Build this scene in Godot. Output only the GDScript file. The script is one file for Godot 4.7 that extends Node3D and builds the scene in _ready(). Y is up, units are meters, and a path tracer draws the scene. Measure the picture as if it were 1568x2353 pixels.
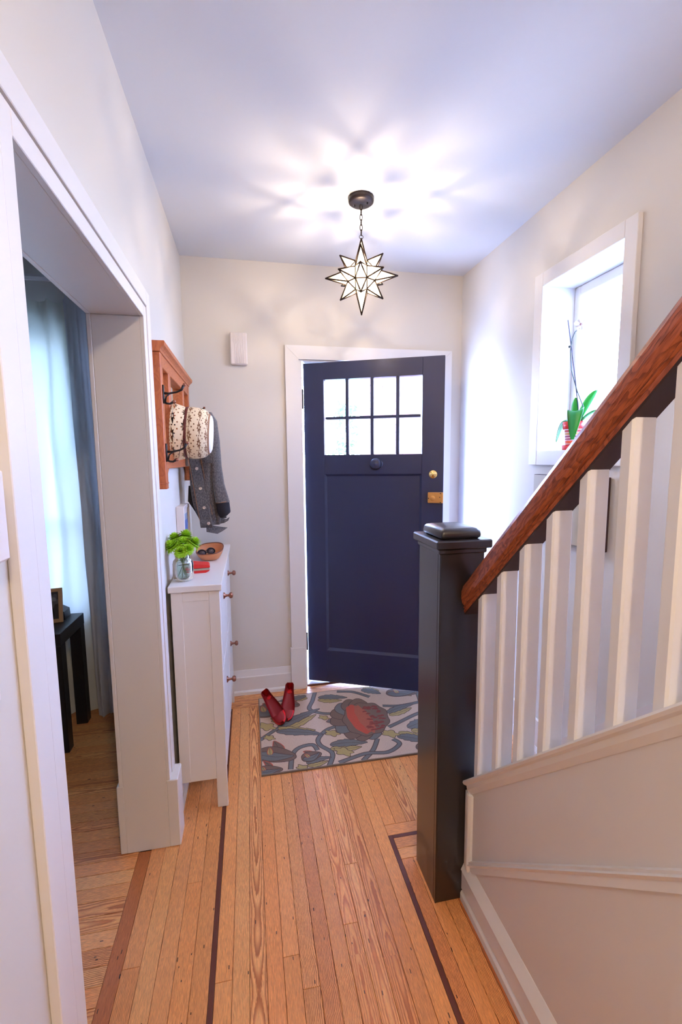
extends Node3D
# A hallway: camera, sky, lamps and exposure first; then the shell, the large things, the small ones.

var M := {}
var rng := RandomNumberGenerator.new()
const WL := -0.350      # left wall face
const WR := 1.391       # right wall face
const ZB := -2.877      # back wall face
const HC := 2.663       # ceiling
const S := 0.925        # slope of the stair
const KCAP := 1.635     # y - S*z on top of the stringer cap
const KRAIL := 2.213    # y - S*z under the rail

# ---------------------------------------------------------------- helpers
class G:
	var st := SurfaceTool.new()
	func _init(smooth := false) -> void:
		st.begin(Mesh.PRIMITIVE_TRIANGLES)
		st.set_smooth_group(0 if smooth else -1)
	func smooth(on: bool) -> void:
		st.set_smooth_group(0 if on else -1)
	func v(p: Vector3, uv := Vector2.ZERO) -> void:
		st.set_uv(uv)
		st.add_vertex(p)
	func tri(a: Vector3, b: Vector3, c: Vector3, ua := Vector2.ZERO, ub := Vector2.ZERO, uc := Vector2.ZERO) -> void:
		v(a, ua)
		v(b, ub)
		v(c, uc)
	func quad(a: Vector3, b: Vector3, c: Vector3, d: Vector3, ua := Vector2.ZERO, ub := Vector2.ZERO, uc := Vector2.ZERO, ud := Vector2.ZERO) -> void:
		tri(a, b, c, ua, ub, uc)
		tri(a, c, d, ua, uc, ud)
	func out_face(pts: Array, centre: Vector3, scale := 1.0, axis := 1) -> void:
		# a convex face, turned so that it fronts away from centre; v of its uv runs along axis
		var mid := Vector3.ZERO
		for p in pts:
			mid += p
		mid /= pts.size()
		var n: Vector3 = (pts[1] - pts[0]).cross(pts[2] - pts[0])
		var q := pts.duplicate()
		if n.dot(mid - centre) > 0:
			q.reverse()
		var n2 := n.normalized().abs()
		var other := 0
		for k in 3:
			if k != axis and (other == axis or n2[k] < n2[other]):
				other = k
		if other == axis:
			other = (axis + 1) % 3
		var face_axis := n2.max_axis_index()
		if face_axis == axis:
			other = (axis + 1) % 3
		for k in range(1, q.size() - 1):
			for p in [q[0], q[k], q[k + 1]]:
				var w: float = p[axis] if face_axis != axis else p[(axis + 2) % 3]
				v(p, Vector2(p[other], w) * scale)
	func box(lo: Vector3, hi: Vector3, b := 0.0, t := Transform3D(), axis := 1, uvs := 1.0) -> void:
		var c := (lo + hi) / 2
		var h := (hi - lo).abs() / 2
		b = minf(b, minf(h.x, minf(h.y, h.z)) * 0.9)
		var at := func(s: Vector3, a: int) -> Vector3:
			var e := h - Vector3(b, b, b)
			e[a] = h[a]
			return c + s * e
		var faces := []
		for a in 3:
			var u := (a + 1) % 3
			var w := (a + 2) % 3
			for s in [-1.0, 1.0]:
				var f := []
				for q in [[-1, -1], [1, -1], [1, 1], [-1, 1]]:
					var sg := Vector3.ZERO
					sg[a] = s
					sg[u] = q[0]
					sg[w] = q[1]
					f.append(at.call(sg, a))
				faces.append(f)
			if b > 0:
				for su in [-1.0, 1.0]:
					for sw in [-1.0, 1.0]:
						var f2 := []
						for q2 in [[-1, u], [1, u], [1, w], [-1, w]]:
							var sg2 := Vector3.ZERO
							sg2[a] = q2[0]
							sg2[u] = su
							sg2[w] = sw
							f2.append(at.call(sg2, q2[1]))
						faces.append(f2)
		if b > 0:
			for sx in [-1.0, 1.0]:
				for sy in [-1.0, 1.0]:
					for sz in [-1.0, 1.0]:
						var sg3 := Vector3(sx, sy, sz)
						faces.append([at.call(sg3, 0), at.call(sg3, 1), at.call(sg3, 2)])
		for f3 in faces:
			var g := []
			# uv from untransformed points, so transform after
			for p in f3:
				g.append(p)
			if t == Transform3D():
				out_face(g, c, uvs, axis)
			else:
				var g2 := []
				for p in g:
					g2.append(t * p)
				out_face(g2, t * c, uvs, axis)
	func loft(rings: Array, closed := true, uvw := 1.0, cap0 := false, cap1 := false) -> void:
		var n: int = rings[0].size()
		var along := 0.0
		for i in rings.size() - 1:
			var step: float = rings[i][0].distance_to(rings[i + 1][0])
			var last := n if closed else n - 1
			for j in last:
				var k := (j + 1) % n
				var u0 := float(j) / n * uvw
				var u1 := float(j + 1) / n * uvw
				quad(rings[i][j], rings[i][k], rings[i + 1][k], rings[i + 1][j], Vector2(u0, along), Vector2(u1, along), Vector2(u1, along + step), Vector2(u0, along + step))
			along += step
		if cap0:
			fan(rings[0], true)
		if cap1:
			fan(rings[rings.size() - 1], false)
	func fan(ring: Array, flip: bool) -> void:
		var m := Vector3.ZERO
		for p in ring:
			m += p
		m /= ring.size()
		for j in ring.size():
			var k := (j + 1) % ring.size()
			if flip:
				tri(m, ring[k], ring[j])
			else:
				tri(m, ring[j], ring[k])
	func lathe(profile: Array, segs := 24, t := Transform3D(), squash := Vector2.ONE) -> void:
		# profile of Vector2(radius, height), drawn round y
		var rings := []
		for p in profile:
			var r := []
			for j in segs:
				var a := -TAU * j / segs
				r.append(t * Vector3(cos(a) * p.x * squash.x, p.y, sin(a) * p.x * squash.y))
			rings.append(r)
		loft(rings, true, 1.0)
	func tube(pts: Array, radii: Array, segs := 8, caps := true) -> void:
		var rings := []
		var up := Vector3.UP
		for i in pts.size():
			var d: Vector3 = (pts[mini(i + 1, pts.size() - 1)] - pts[maxi(i - 1, 0)]).normalized()
			if absf(d.dot(up)) > 0.9:
				up = Vector3.RIGHT if absf(d.x) < 0.8 else Vector3.FORWARD
			var x := d.cross(up).normalized()
			var y := x.cross(d).normalized()
			up = y
			var r: float = radii[mini(i, radii.size() - 1)]
			var ring := []
			for j in segs:
				var a := TAU * j / segs
				ring.append(pts[i] + x * cos(a) * r + y * sin(a) * r)
			rings.append(ring)
		loft(rings, true, 1.0, caps, caps)
	func extrude(profile: Array, p0: Vector3, p1: Vector3, right: Vector3, up: Vector3, uvw := 1.0) -> void:
		# a closed outline of Vector2 swept from p0 to p1 with flat ends
		var n := profile.size()
		var d := p1 - p0
		var length := d.length()
		var flat := PackedVector2Array()
		var acc := [0.0]
		for i in n:
			flat.append(profile[i])
			acc.append(acc[i] + profile[i].distance_to(profile[(i + 1) % n]))
		var ccw := not Geometry2D.is_polygon_clockwise(flat)
		if right.cross(up).dot(d) < 0:
			ccw = not ccw
		var at := func(q: Vector2, o: Vector3) -> Vector3:
			return o + right * q.x + up * q.y
		for i in n:
			var j := (i + 1) % n
			var a: Vector3 = at.call(profile[i], p0)
			var b: Vector3 = at.call(profile[j], p0)
			var c: Vector3 = at.call(profile[j], p1)
			var e: Vector3 = at.call(profile[i], p1)
			var ua := Vector2(acc[i] * uvw, 0)
			var ub := Vector2(acc[i + 1] * uvw, 0)
			var uc := Vector2(acc[i + 1] * uvw, length * uvw)
			var ud := Vector2(acc[i] * uvw, length * uvw)
			if ccw:
				quad(a, e, c, b, ua, ud, uc, ub)
			else:
				quad(a, b, c, e, ua, ub, uc, ud)
		var idx := Geometry2D.triangulate_polygon(flat)
		for k in range(0, idx.size(), 3):
			var f := [flat[idx[k]], flat[idx[k + 1]], flat[idx[k + 2]]]
			var pa := [at.call(f[0], p0), at.call(f[1], p0), at.call(f[2], p0)]
			var nn: Vector3 = (pa[1] - pa[0]).cross(pa[2] - pa[0])
			var turned := nn.dot(d) < 0     # clockwise seen from the p0 side
			var pb := [at.call(f[0], p1), at.call(f[1], p1), at.call(f[2], p1)]
			if turned:
				tri(pa[0], pa[2], pa[1], f[0], f[2], f[1])
				tri(pb[0], pb[1], pb[2], f[0], f[1], f[2])
			else:
				tri(pa[0], pa[1], pa[2], f[0], f[1], f[2])
				tri(pb[0], pb[2], pb[1], f[0], f[2], f[1])
	func done() -> ArrayMesh:
		st.generate_normals()
		return st.commit()

var taken := {}
func numbered(called: String) -> String:
	var k: int = taken.get(called, -1) + 1
	taken[called] = k
	return called if k == 0 else "%s_%03d" % [called, k]

func tag(o: Node3D, label: String, category: String, group := "", kind := "") -> Node3D:
	o.set_meta("label", label)
	o.set_meta("category", category)
	if group:
		o.set_meta("group", group)
	if kind:
		o.set_meta("kind", kind)
	return o

func thing(called: String, label: String, category: String, at := Vector3.ZERO, group := "", kind := "") -> Node3D:
	var o := Node3D.new()
	o.name = numbered(called)
	add_child(o, true)
	o.position = at
	tag(o, label, category, group, kind)
	return o

func put(called: String, g, m: Material, parent: Node = self) -> MeshInstance3D:
	var o := MeshInstance3D.new()
	o.name = numbered(called) if parent == self else called
	o.mesh = g.done() if g is G else g
	o.material_override = m
	o.cast_shadow = GeometryInstance3D.SHADOW_CASTING_SETTING_ON
	parent.add_child(o, true)
	return o

func solid(called: String, lo: Vector3, hi: Vector3, m: Material, parent: Node = self, b := 0.003, axis := 1) -> MeshInstance3D:
	var g := G.new()
	g.box(lo, hi, b, Transform3D(), axis)
	return put(called, g, m, parent)

func structure(o: Node3D, label: String, category: String) -> Node3D:
	return tag(o, label, category, "", "structure")

func copy(o: Node3D, label: String) -> Node3D:
	var c: Node3D = o.duplicate()
	c.name = numbered(String(o.name).rstrip("0123456789_"))
	add_child(c, true)
	c.set_meta("label", label)
	return c

func mat(c: Color, rough := 0.6, o := {}) -> StandardMaterial3D:
	var m := StandardMaterial3D.new()
	m.albedo_color = c
	m.roughness = rough
	m.cull_mode = BaseMaterial3D.CULL_DISABLED
	for k in o:
		m.set(k, o[k])
	return m

func rgb8(r: float, g: float, b: float) -> Color:
	return Color(r / 255.0, g / 255.0, b / 255.0)

func noise(frequency: float, s := 1, octaves := 3) -> FastNoiseLite:
	var n := FastNoiseLite.new()
	n.seed = s
	n.noise_type = FastNoiseLite.TYPE_SIMPLEX
	n.frequency = frequency
	n.fractal_octaves = octaves
	return n

func noise_tex(frequency: float, lo: Color, hi: Color, s := 1, size := 256) -> NoiseTexture2D:
	var t := NoiseTexture2D.new()
	t.width = size
	t.height = size
	t.seamless = true
	t.noise = noise(frequency, s, 4)
	var g := Gradient.new()
	g.set_color(0, lo)
	g.set_color(1, hi)
	t.color_ramp = g
	return t

# ---------------------------------------------------------------- wood
func pine_atlas() -> ImageTexture:
	# 16 boards side by side, each 5 cm by 1.4 m of longleaf pine
	var w := 1024
	var h := 1024
	var data := PackedByteArray()
	data.resize(w * h * 3)
	var n1 := noise(1.0, 5, 2)
	var n2 := noise(1.0, 9, 3)
	var r := RandomNumberGenerator.new()
	r.seed = 77
	for s in 16:
		var cathedral := s % 4 == 1
		var wavy := s % 5 == 2
		var xc := r.randf_range(-0.006, 0.006) if cathedral else r.randf_range(0.05, 0.11) * (1 if r.randf() < 0.5 else -1)
		var d := r.randf_range(0.004, 0.012) if cathedral else 0.02
		var tilt := r.randf_range(0.018, 0.03) if cathedral else r.randf_range(0.002, 0.01)
		var gap := r.randf_range(0.0042, 0.006) if cathedral else r.randf_range(0.0028, 0.0042)
		if wavy:
			xc = 0.045
			gap = 0.0042
		var light := Color(0.95, 0.71, 0.45).lerp(Color(0.93, 0.65, 0.41), r.randf())
		var dark := Color(0.76, 0.43, 0.21).lerp(Color(0.55, 0.29, 0.14), r.randf() * (1.0 if wavy else 0.5))
		var strength := 0.85 if cathedral or wavy else r.randf_range(0.35, 0.65)
		for y in h:
			var yy := y / 1024.0 * 1.4
			var wob := n1.get_noise_2d(yy * 5.0, s * 31.0) * (0.006 if wavy else 0.002)
			if wavy:
				wob += n1.get_noise_2d(yy * 22.0, s * 17.0) * 0.002
			var wob2 := n1.get_noise_2d(yy * 3.0, s * 57.0 + 9.0) * 0.003
			var dd := d + tilt * absf(fposmod(yy + s * 0.37, 1.4) - 0.7) + wob2
			var at := (y * w + s * 64) * 3
			for x in 64:
				var xx := (x / 64.0 - 0.5) * 0.05
				var rr := sqrt((xx - xc + wob) * (xx - xc + wob) + dd * dd)
				var fine := n2.get_noise_2d((x + s * 64) * 1.3, y * 0.035)
				var f := fposmod(rr / gap + fine * 0.12, 1.0)
				var late := smoothstep(0.3, 0.86, f) * (1.0 - smoothstep(0.88, 1.0, f)) * strength
				var c := light.lerp(dark, late)
				var k := 1.0 + fine * 0.16
				data[at + x * 3] = clampi(int(c.r * k * 255), 0, 255)
				data[at + x * 3 + 1] = clampi(int(c.g * k * 255), 0, 255)
				data[at + x * 3 + 2] = clampi(int(c.b * k * 255), 0, 255)
	var im := Image.create_from_data(w, h, false, Image.FORMAT_RGB8, data)
	for i in 90:    # old nail holes
		var px := r.randi_range(0, w - 3)
		var py := r.randi_range(0, h - 12)
		im.fill_rect(Rect2i(px, py, 3, r.randi_range(4, 9)), Color(0.17, 0.08, 0.05))
	return ImageTexture.create_from_image(im)

func oak_tex(light: Color, dark: Color, s := 3) -> ImageTexture:
	# 256 x 1024 pixels for 0.25 m x 1 m, grain along v
	var w := 256
	var h := 1024
	var data := PackedByteArray()
	data.resize(w * h * 3)
	var n1 := noise(1.0, s, 3)
	var n2 := noise(1.0, s + 4, 2)
	for y in h:
		var tw := sin(TAU * y / h)
		var tw2 := cos(TAU * y / h)
		for x in w:
			var bend := n1.get_noise_3d(x * 0.012, tw * 1.2, tw2 * 1.2)
			var ring := fposmod(x / 26.0 + bend * 2.2, 1.0)
			var late := smoothstep(0.35, 1.0, ring)
			var pore := n2.get_noise_2d(x * 0.55, y * 0.018)
			var t := clampf(late * 0.55 + maxf(0.0, pore - 0.15) * 1.1, 0, 1)
			var c := light.lerp(dark, t)
			var at := (y * w + x) * 3
			data[at] = int(c.r * 255)
			data[at + 1] = int(c.g * 255)
			data[at + 2] = int(c.b * 255)
	return ImageTexture.create_from_image(Image.create_from_data(w, h, false, Image.FORMAT_RGB8, data))

# ---------------------------------------------------------------- painting in pictures
func paint_poly(im: Image, pts: PackedVector2Array, c: Color) -> void:
	# fills a polygon given in pixels
	var lo := pts[0].y
	var hi := pts[0].y
	for p in pts:
		lo = minf(lo, p.y)
		hi = maxf(hi, p.y)
	for y in range(maxi(0, int(lo)), mini(im.get_height() - 1, int(hi)) + 1):
		var xs := []
		var fy := y + 0.5
		for i in pts.size():
			var a := pts[i]
			var b := pts[(i + 1) % pts.size()]
			if (a.y <= fy) != (b.y <= fy):
				xs.append(a.x + (fy - a.y) / (b.y - a.y) * (b.x - a.x))
		xs.sort()
		for k in range(0, xs.size() - 1, 2):
			var x0 := maxi(0, int(round(xs[k])))
			var x1 := mini(im.get_width(), int(round(xs[k + 1])))
			if x1 > x0:
				im.fill_rect(Rect2i(x0, y, x1 - x0, 1), c)

func blob(im: Image, at: Vector2, rx: float, ry: float, turn: float, c: Color, rough := 0.1, lobes := 7, phase := 0.0, edge := Color.TRANSPARENT, edge_w := 0.0) -> void:
	for pass_n in (2 if edge_w > 0 else 1):
		var grow := edge_w if edge_w > 0 and pass_n == 0 else 0.0
		var pts := PackedVector2Array()
		for i in 64:
			var a := TAU * i / 64
			var k := 1.0 + rough * sin(a * lobes + phase)
			pts.append(at + Vector2(cos(a) * (rx * k + grow), sin(a) * (ry * k + grow)).rotated(turn))
		paint_poly(im, pts, edge if grow > 0 else c)

func leaf_shape(im: Image, a: Vector2, b: Vector2, width: float, c: Color, vein: Color, teeth := 5, bend := 0.0, edge := Color.TRANSPARENT, edge_w := 0.0) -> void:
	var d := b - a
	var n := Vector2(-d.y, d.x).normalized()
	for pass_n in (2 if edge_w > 0 else 1):
		var grow := edge_w if edge_w > 0 and pass_n == 0 else 0.0
		var pts := PackedVector2Array()
		for side in [1.0, -1.0]:
			for i in 33:
				var t := i / 32.0 if side > 0 else 1.0 - i / 32.0
				var w := width * pow(sin(PI * pow(t, 0.75)), 0.8) * (0.74 + 0.26 * (1.0 - fposmod(t * teeth, 1.0)))
				pts.append(a + d * t + n * (side * (w + grow) + bend * sin(PI * t)))
		paint_poly(im, pts, edge if grow > 0 else c)
	stroke(im, [a, a + d * 0.5 + n * bend, a + d * 0.92], 2.0, vein)

func stroke(im: Image, pts: Array, width: float, c: Color, edge := Color.TRANSPARENT, edge_w := 0.0) -> void:
	var curve := Curve2D.new()
	for i in pts.size():
		var before: Vector2 = pts[maxi(i - 1, 0)]
		var after: Vector2 = pts[mini(i + 1, pts.size() - 1)]
		var t := (after - before) / 6.0
		curve.add_point(pts[i], -t, t)
	curve.bake_interval = 3.0
	var line := curve.get_baked_points()
	for pass_n in (2 if edge_w > 0 else 1):
		var w := width / 2 + (edge_w if edge_w > 0 and pass_n == 0 else 0.0)
		var col := edge if edge_w > 0 and pass_n == 0 else c
		var left := PackedVector2Array()
		var right := PackedVector2Array()
		for i in line.size():
			var d := (line[mini(i + 1, line.size() - 1)] - line[maxi(i - 1, 0)]).normalized()
			var n := Vector2(-d.y, d.x) * w
			left.append(line[i] + n)
			right.append(line[i] - n)
		for i in line.size() - 1:
			paint_poly(im, PackedVector2Array([left[i], left[i + 1], right[i + 1], right[i]]), col)

func rug_tex() -> ImageTexture:
	# metres from the rug's back left corner times 900
	var W := 1090
	var H := 650
	var im := Image.create(W, H, false, Image.FORMAT_RGB8)
	var ground := rgb8(196, 170, 150)
	var slate := rgb8(104, 104, 104)
	var brown := rgb8(112, 88, 74)
	var olive := rgb8(166, 146, 92)
	var red := rgb8(178, 70, 48)
	var deep := rgb8(124, 48, 42)
	var line := rgb8(72, 52, 46)
	im.fill(ground)
	var P := func(x: float, z: float) -> Vector2:
		return Vector2(x, z) * 900.0
	# stems
	for s in [[[0.36, 0.0], [0.33, 0.1], [0.30, 0.19], [0.36, 0.25], [0.44, 0.27]], [[0.33, 0.72], [0.36, 0.63], [0.31, 0.55], [0.31, 0.49], [0.37, 0.42], [0.44, 0.40]], [[0.14, 0.71], [0.16, 0.60], [0.20, 0.55], [0.27, 0.54], [0.29, 0.59]],
			[[0.50, 0.72], [0.57, 0.65], [0.62, 0.56]], [[0.71, 0.47], [0.80, 0.43], [0.93, 0.37], [1.05, 0.34]], [[0.74, 0.25], [0.86, 0.27], [1.0, 0.25]], [[0.38, 0.71], [0.52, 0.67], [0.64, 0.68], [0.72, 0.63], [0.70, 0.58]],
			[[0.50, 0.02], [0.60, 0.05], [0.69, 0.13]], [[0.0, 0.44], [0.09, 0.36], [0.14, 0.33]], [[0.95, 0.0], [1.0, 0.12], [0.98, 0.26]], [[0.9, 0.71], [0.98, 0.6], [1.1, 0.55]]]:
		var pts := []
		for q in s:
			pts.append(P.call(q[0], q[1]))
		stroke(im, pts, 17, slate, line, 3.8)
	# leaves: slate blade with an olive one beside it
	for q in [[0.10, 0.35, 0.36, 0.20, 42, 1], [0.09, 0.38, 0.34, 0.46, 40, -1], [0.36, 0.56, 0.56, 0.58, 40, 1], [0.37, 0.07, 0.55, 0.11, 36, 1], [0.66, 0.03, 0.77, 0.11, 40, -1], [0.74, 0.33, 0.93, 0.27, 34, 1],
			[0.73, 0.56, 0.90, 0.66, 42, -1], [0.81, 0.50, 1.0, 0.45, 48, 1], [0.30, 0.03, 0.12, 0.06, 34, -1], [1.02, 0.3, 1.17, 0.2, 46, 1], [0.98, 0.62, 1.16, 0.66, 40, -1], [0.22, 0.68, 0.35, 0.66, 24, 1]]:
		var a: Vector2 = P.call(q[0], q[1])
		var b: Vector2 = P.call(q[2], q[3])
		var n = Vector2(-(b - a).y, (b - a).x).normalized() * (q[4] * 0.75 * q[5])
		leaf_shape(im, a + n, b.lerp(a, 0.18) + n, q[4] * 0.62, olive, line, 4, 6, line, 3.8)
		leaf_shape(im, a, b, q[4] * 0.72, slate, line, 5, -8, line, 3.8)
	# small olive curls
	for q in [[0.37, 0.30, 26], [0.39, 0.46, 34], [0.70, 0.53, 40], [0.42, 0.63, 40], [0.04, 0.32, 44], [0.10, 0.27, 30], [0.92, 0.14, 36], [0.05, 0.43, 26], [0.20, 0.71, 26]]:
		blob(im, P.call(q[0], q[1]), q[2], q[2] * 0.6, 0.6, olive, 0.22, 5, q[0] * 40.0, line, 3.8)
	# buds
	for q in [[0.07, 0.58, 95, 52, 0.35], [0.25, 0.63, 46, 30, -0.3], [0.05, 0.16, 80, 60, 0.1], [0.19, 0.11, 50, 34, 0.4], [0.90, 0.12, 88, 44, 0.15], [0.03, 0.69, 60, 26, 0.1], [1.08, 0.47, 90, 60, 0.2], [0.86, 0.68, 60, 30, 0.1]]:
		var c: Vector2 = P.call(q[0], q[1])
		leaf_shape(im, c + Vector2(q[2] * 0.2, 4), c + Vector2(-q[2] * 0.35, -q[2] * 1.05).rotated(q[4]), q[3] * 0.55, brown, line, 1, 8, red, 4)
		blob(im, c, q[2], q[3], q[4], brown, 0.07, 3, 1.0, line, 3.8)
		leaf_shape(im, c - Vector2(q[2] * 0.9, -q[3] * 0.2).rotated(q[4]), c + Vector2(q[2] * 0.95, -q[3] * 0.1).rotated(q[4]), q[3] * 0.62, slate, line, 1, 12, line, 3.8)
		leaf_shape(im, c - Vector2(q[2] * 0.2, -q[3] * 0.1).rotated(q[4]), c + Vector2(-q[2] * 0.4, -q[3] * 0.9).rotated(q[4]), q[3] * 0.25, olive, line, 1, 0, red, 3)
	# the large bloom
	var fc: Vector2 = P.call(0.575, 0.35)
	leaf_shape(im, fc + Vector2(-120, -10), P.call(0.375, 0.345), 26, slate, deep, 1, 0, deep, 3)
	for k in 9:
		var a := PI * 0.5 + PI * 1.15 * (k - 4) / 8.0 + PI * 0.5
		var tip := fc + Vector2(cos(a) * 138, sin(a) * 192)
		blob(im, fc.lerp(tip, 0.62), 74, 52, (tip - fc).angle(), brown if k % 3 else slate, 0.05, 4, k * 1.0, line, 3.8)
	blob(im, fc + Vector2(30, 6), 118, 150, 0.25, brown, 0.04, 9, 0.0, line, 3.8)
	blob(im, fc + Vector2(-8, 2), 52, 138, -0.12, red, 0.03, 8)
	blob(im, fc + Vector2(22, 6), 34, 132, -0.12, rgb8(160, 84, 62), 0.05, 9)
	var r := RandomNumberGenerator.new()
	r.seed = 4
	for k in 44:
		var p := fc + Vector2(r.randf_range(45, 135), 0) + Vector2(0, r.randf_range(-112, 120))
		p.x -= absf(p.y - fc.y) * 0.28
		blob(im, p, 12, 7, r.randf_range(-0.3, 0.3), deep, 0.1, 3)
	# woven fuzz and a bound edge
	var nz := noise(0.35, 8, 2)
	for y in H:
		for x in W:
			var k := 1.0 + nz.get_noise_2d(x, y * 1.6) * 0.22
			var c := im.get_pixel(x, y)
			im.set_pixel(x, y, Color(c.r * k, c.g * k, c.b * k))
	var bind := rgb8(120, 104, 90)
	im.fill_rect(Rect2i(0, 0, W, 5), bind)
	im.fill_rect(Rect2i(0, H - 6, W, 6), bind)
	im.fill_rect(Rect2i(0, 0, 5, H), bind)
	im.fill_rect(Rect2i(W - 5, 0, 5, H), bind)
	return ImageTexture.create_from_image(im)

func art_tex() -> ImageTexture:
	# loose drawing of a tied sheaf over a pale-to-ochre wash
	var im := Image.create(320, 210, false, Image.FORMAT_RGB8)
	for x in 320:
		var c := rgb8(196, 190, 178).lerp(rgb8(176, 146, 84), smoothstep(0.55, 1.0, x / 320.0))
		for y in 210:
			im.set_pixel(x, y, c.lerp(rgb8(150, 122, 70), 0.35 * y / 210.0 * smoothstep(0.5, 1.0, x / 320.0)))
	for k in 13:
		var col: Color = [rgb8(30, 34, 44), rgb8(60, 120, 150), rgb8(120, 150, 140), rgb8(150, 120, 70)][k % 4]
		var x := 96.0 + k * 11.0
		stroke(im, [Vector2(150 + k * 1.6, 132), Vector2(lerpf(150, x, 0.5), 84), Vector2(x, 20 + absf(k - 6) * 7.0)], 5.0 if k % 3 else 8.0, col)
		stroke(im, [Vector2(150 + k * 1.6, 150), Vector2(lerpf(150, x, 0.35), 176), Vector2(lerpf(150, x, 0.6), 196)], 2.5, rgb8(40, 36, 40))
	blob(im, Vector2(160, 141), 26, 11, 0.05, rgb8(26, 26, 34), 0.15, 5)
	blob(im, Vector2(158, 134), 22, 5, 0.05, rgb8(110, 170, 190), 0.1, 5)
	for x in 6:
		im.fill_rect(Rect2i(314 + x, 0, 1, 210), rgb8(140, 60, 50))
	return ImageTexture.create_from_image(im)

func photo_tex() -> ImageTexture:
	# grey portrait-like photograph, out of focus
	var im := Image.create(96, 128, false, Image.FORMAT_RGB8)
	im.fill(rgb8(62, 62, 66))
	blob(im, Vector2(70, 40), 26, 30, 0.0, rgb8(88, 88, 92), 0.2, 5)
	blob(im, Vector2(74, 34), 14, 10, 0.3, rgb8(120, 120, 124), 0.1, 4)
	blob(im, Vector2(38, 96), 40, 50, 0.0, rgb8(34, 34, 38), 0.05, 3)
	leaf_shape(im, Vector2(36, 118), Vector2(44, 58), 9, rgb8(190, 190, 194), rgb8(120, 120, 124), 1)
	blob(im, Vector2(40, 44), 15, 19, 0.1, rgb8(176, 174, 172), 0.03, 3)
	blob(im, Vector2(38, 29), 17, 10, -0.1, rgb8(38, 36, 38), 0.05, 3)
	return ImageTexture.create_from_image(im)

func print_tex() -> ImageTexture:
	# white mount with a blue and red abstract print
	var im := Image.create(200, 280, false, Image.FORMAT_RGB8)
	im.fill(rgb8(236, 232, 230))
	im.fill_rect(Rect2i(26, 30, 148, 220), rgb8(44, 104, 196))
	im.fill_rect(Rect2i(26, 30, 148, 34), rgb8(150, 176, 210))
	paint_poly(im, PackedVector2Array([Vector2(174, 110), Vector2(174, 250), Vector2(90, 250)]), rgb8(206, 62, 52))
	paint_poly(im, PackedVector2Array([Vector2(174, 80), Vector2(174, 130), Vector2(110, 250), Vector2(80, 250)]), rgb8(96, 74, 190))
	return ImageTexture.create_from_image(im)

func pot_tex() -> ImageTexture:
	var im := Image.create(8, 128, false, Image.FORMAT_RGB8)
	im.fill(rgb8(214, 40, 36))
	var bands := [[34, 4, 245, 240, 235], [42, 3, 200, 60, 70], [47, 4, 245, 236, 220], [53, 4, 214, 190, 90], [59, 4, 240, 236, 230], [65, 4, 110, 70, 110], [71, 4, 240, 236, 230], [77, 3, 110, 70, 110], [82, 3, 240, 236, 230], [87, 10, 232, 96, 44], [98, 4, 240, 236, 230], [104, 3, 120, 60, 90], [108, 3, 240, 236, 230]]
	for b in bands:
		im.fill_rect(Rect2i(0, b[0], 8, b[1]), rgb8(b[2], b[3], b[4]))
	return ImageTexture.create_from_image(im)

func lace_tex() -> ImageTexture:
	# crochet: cream with openings cut out (alpha) in rows of daisies
	var W := 768
	var H := 256
	var im := Image.create(W, H, false, Image.FORMAT_RGBA8)
	im.fill(rgb8(240, 224, 192))
	var hole := Color(0.35, 0.22, 0.14, 0.0)
	for row in 3:
		for k in 10:
			var c := Vector2((k + 0.5 * (row % 2)) * 76.8 + 20, 44 + row * 84)
			for p in 8:
				var a := TAU * p / 8 + 0.2
				leaf_shape(im, c + Vector2(cos(a), sin(a)) * 6, c + Vector2(cos(a), sin(a)) * (36 if p % 4 == 0 else 26), 7.0 if p % 4 == 0 else 5.0, hole, hole, 1)
			for q in [Vector2(38, -22), Vector2(38, 0), Vector2(38, 22), Vector2(24, 38), Vector2(-24, 38)]:
				blob(im, c + q, 3.6, 5.0, 0, hole, 0.0)
	for k in 48:
		for y in [4, 250]:
			blob(im, Vector2(k * 16 + 8, y), 3.4, 4.6, 0, hole, 0.0)
	return ImageTexture.create_from_image(im)

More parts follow.
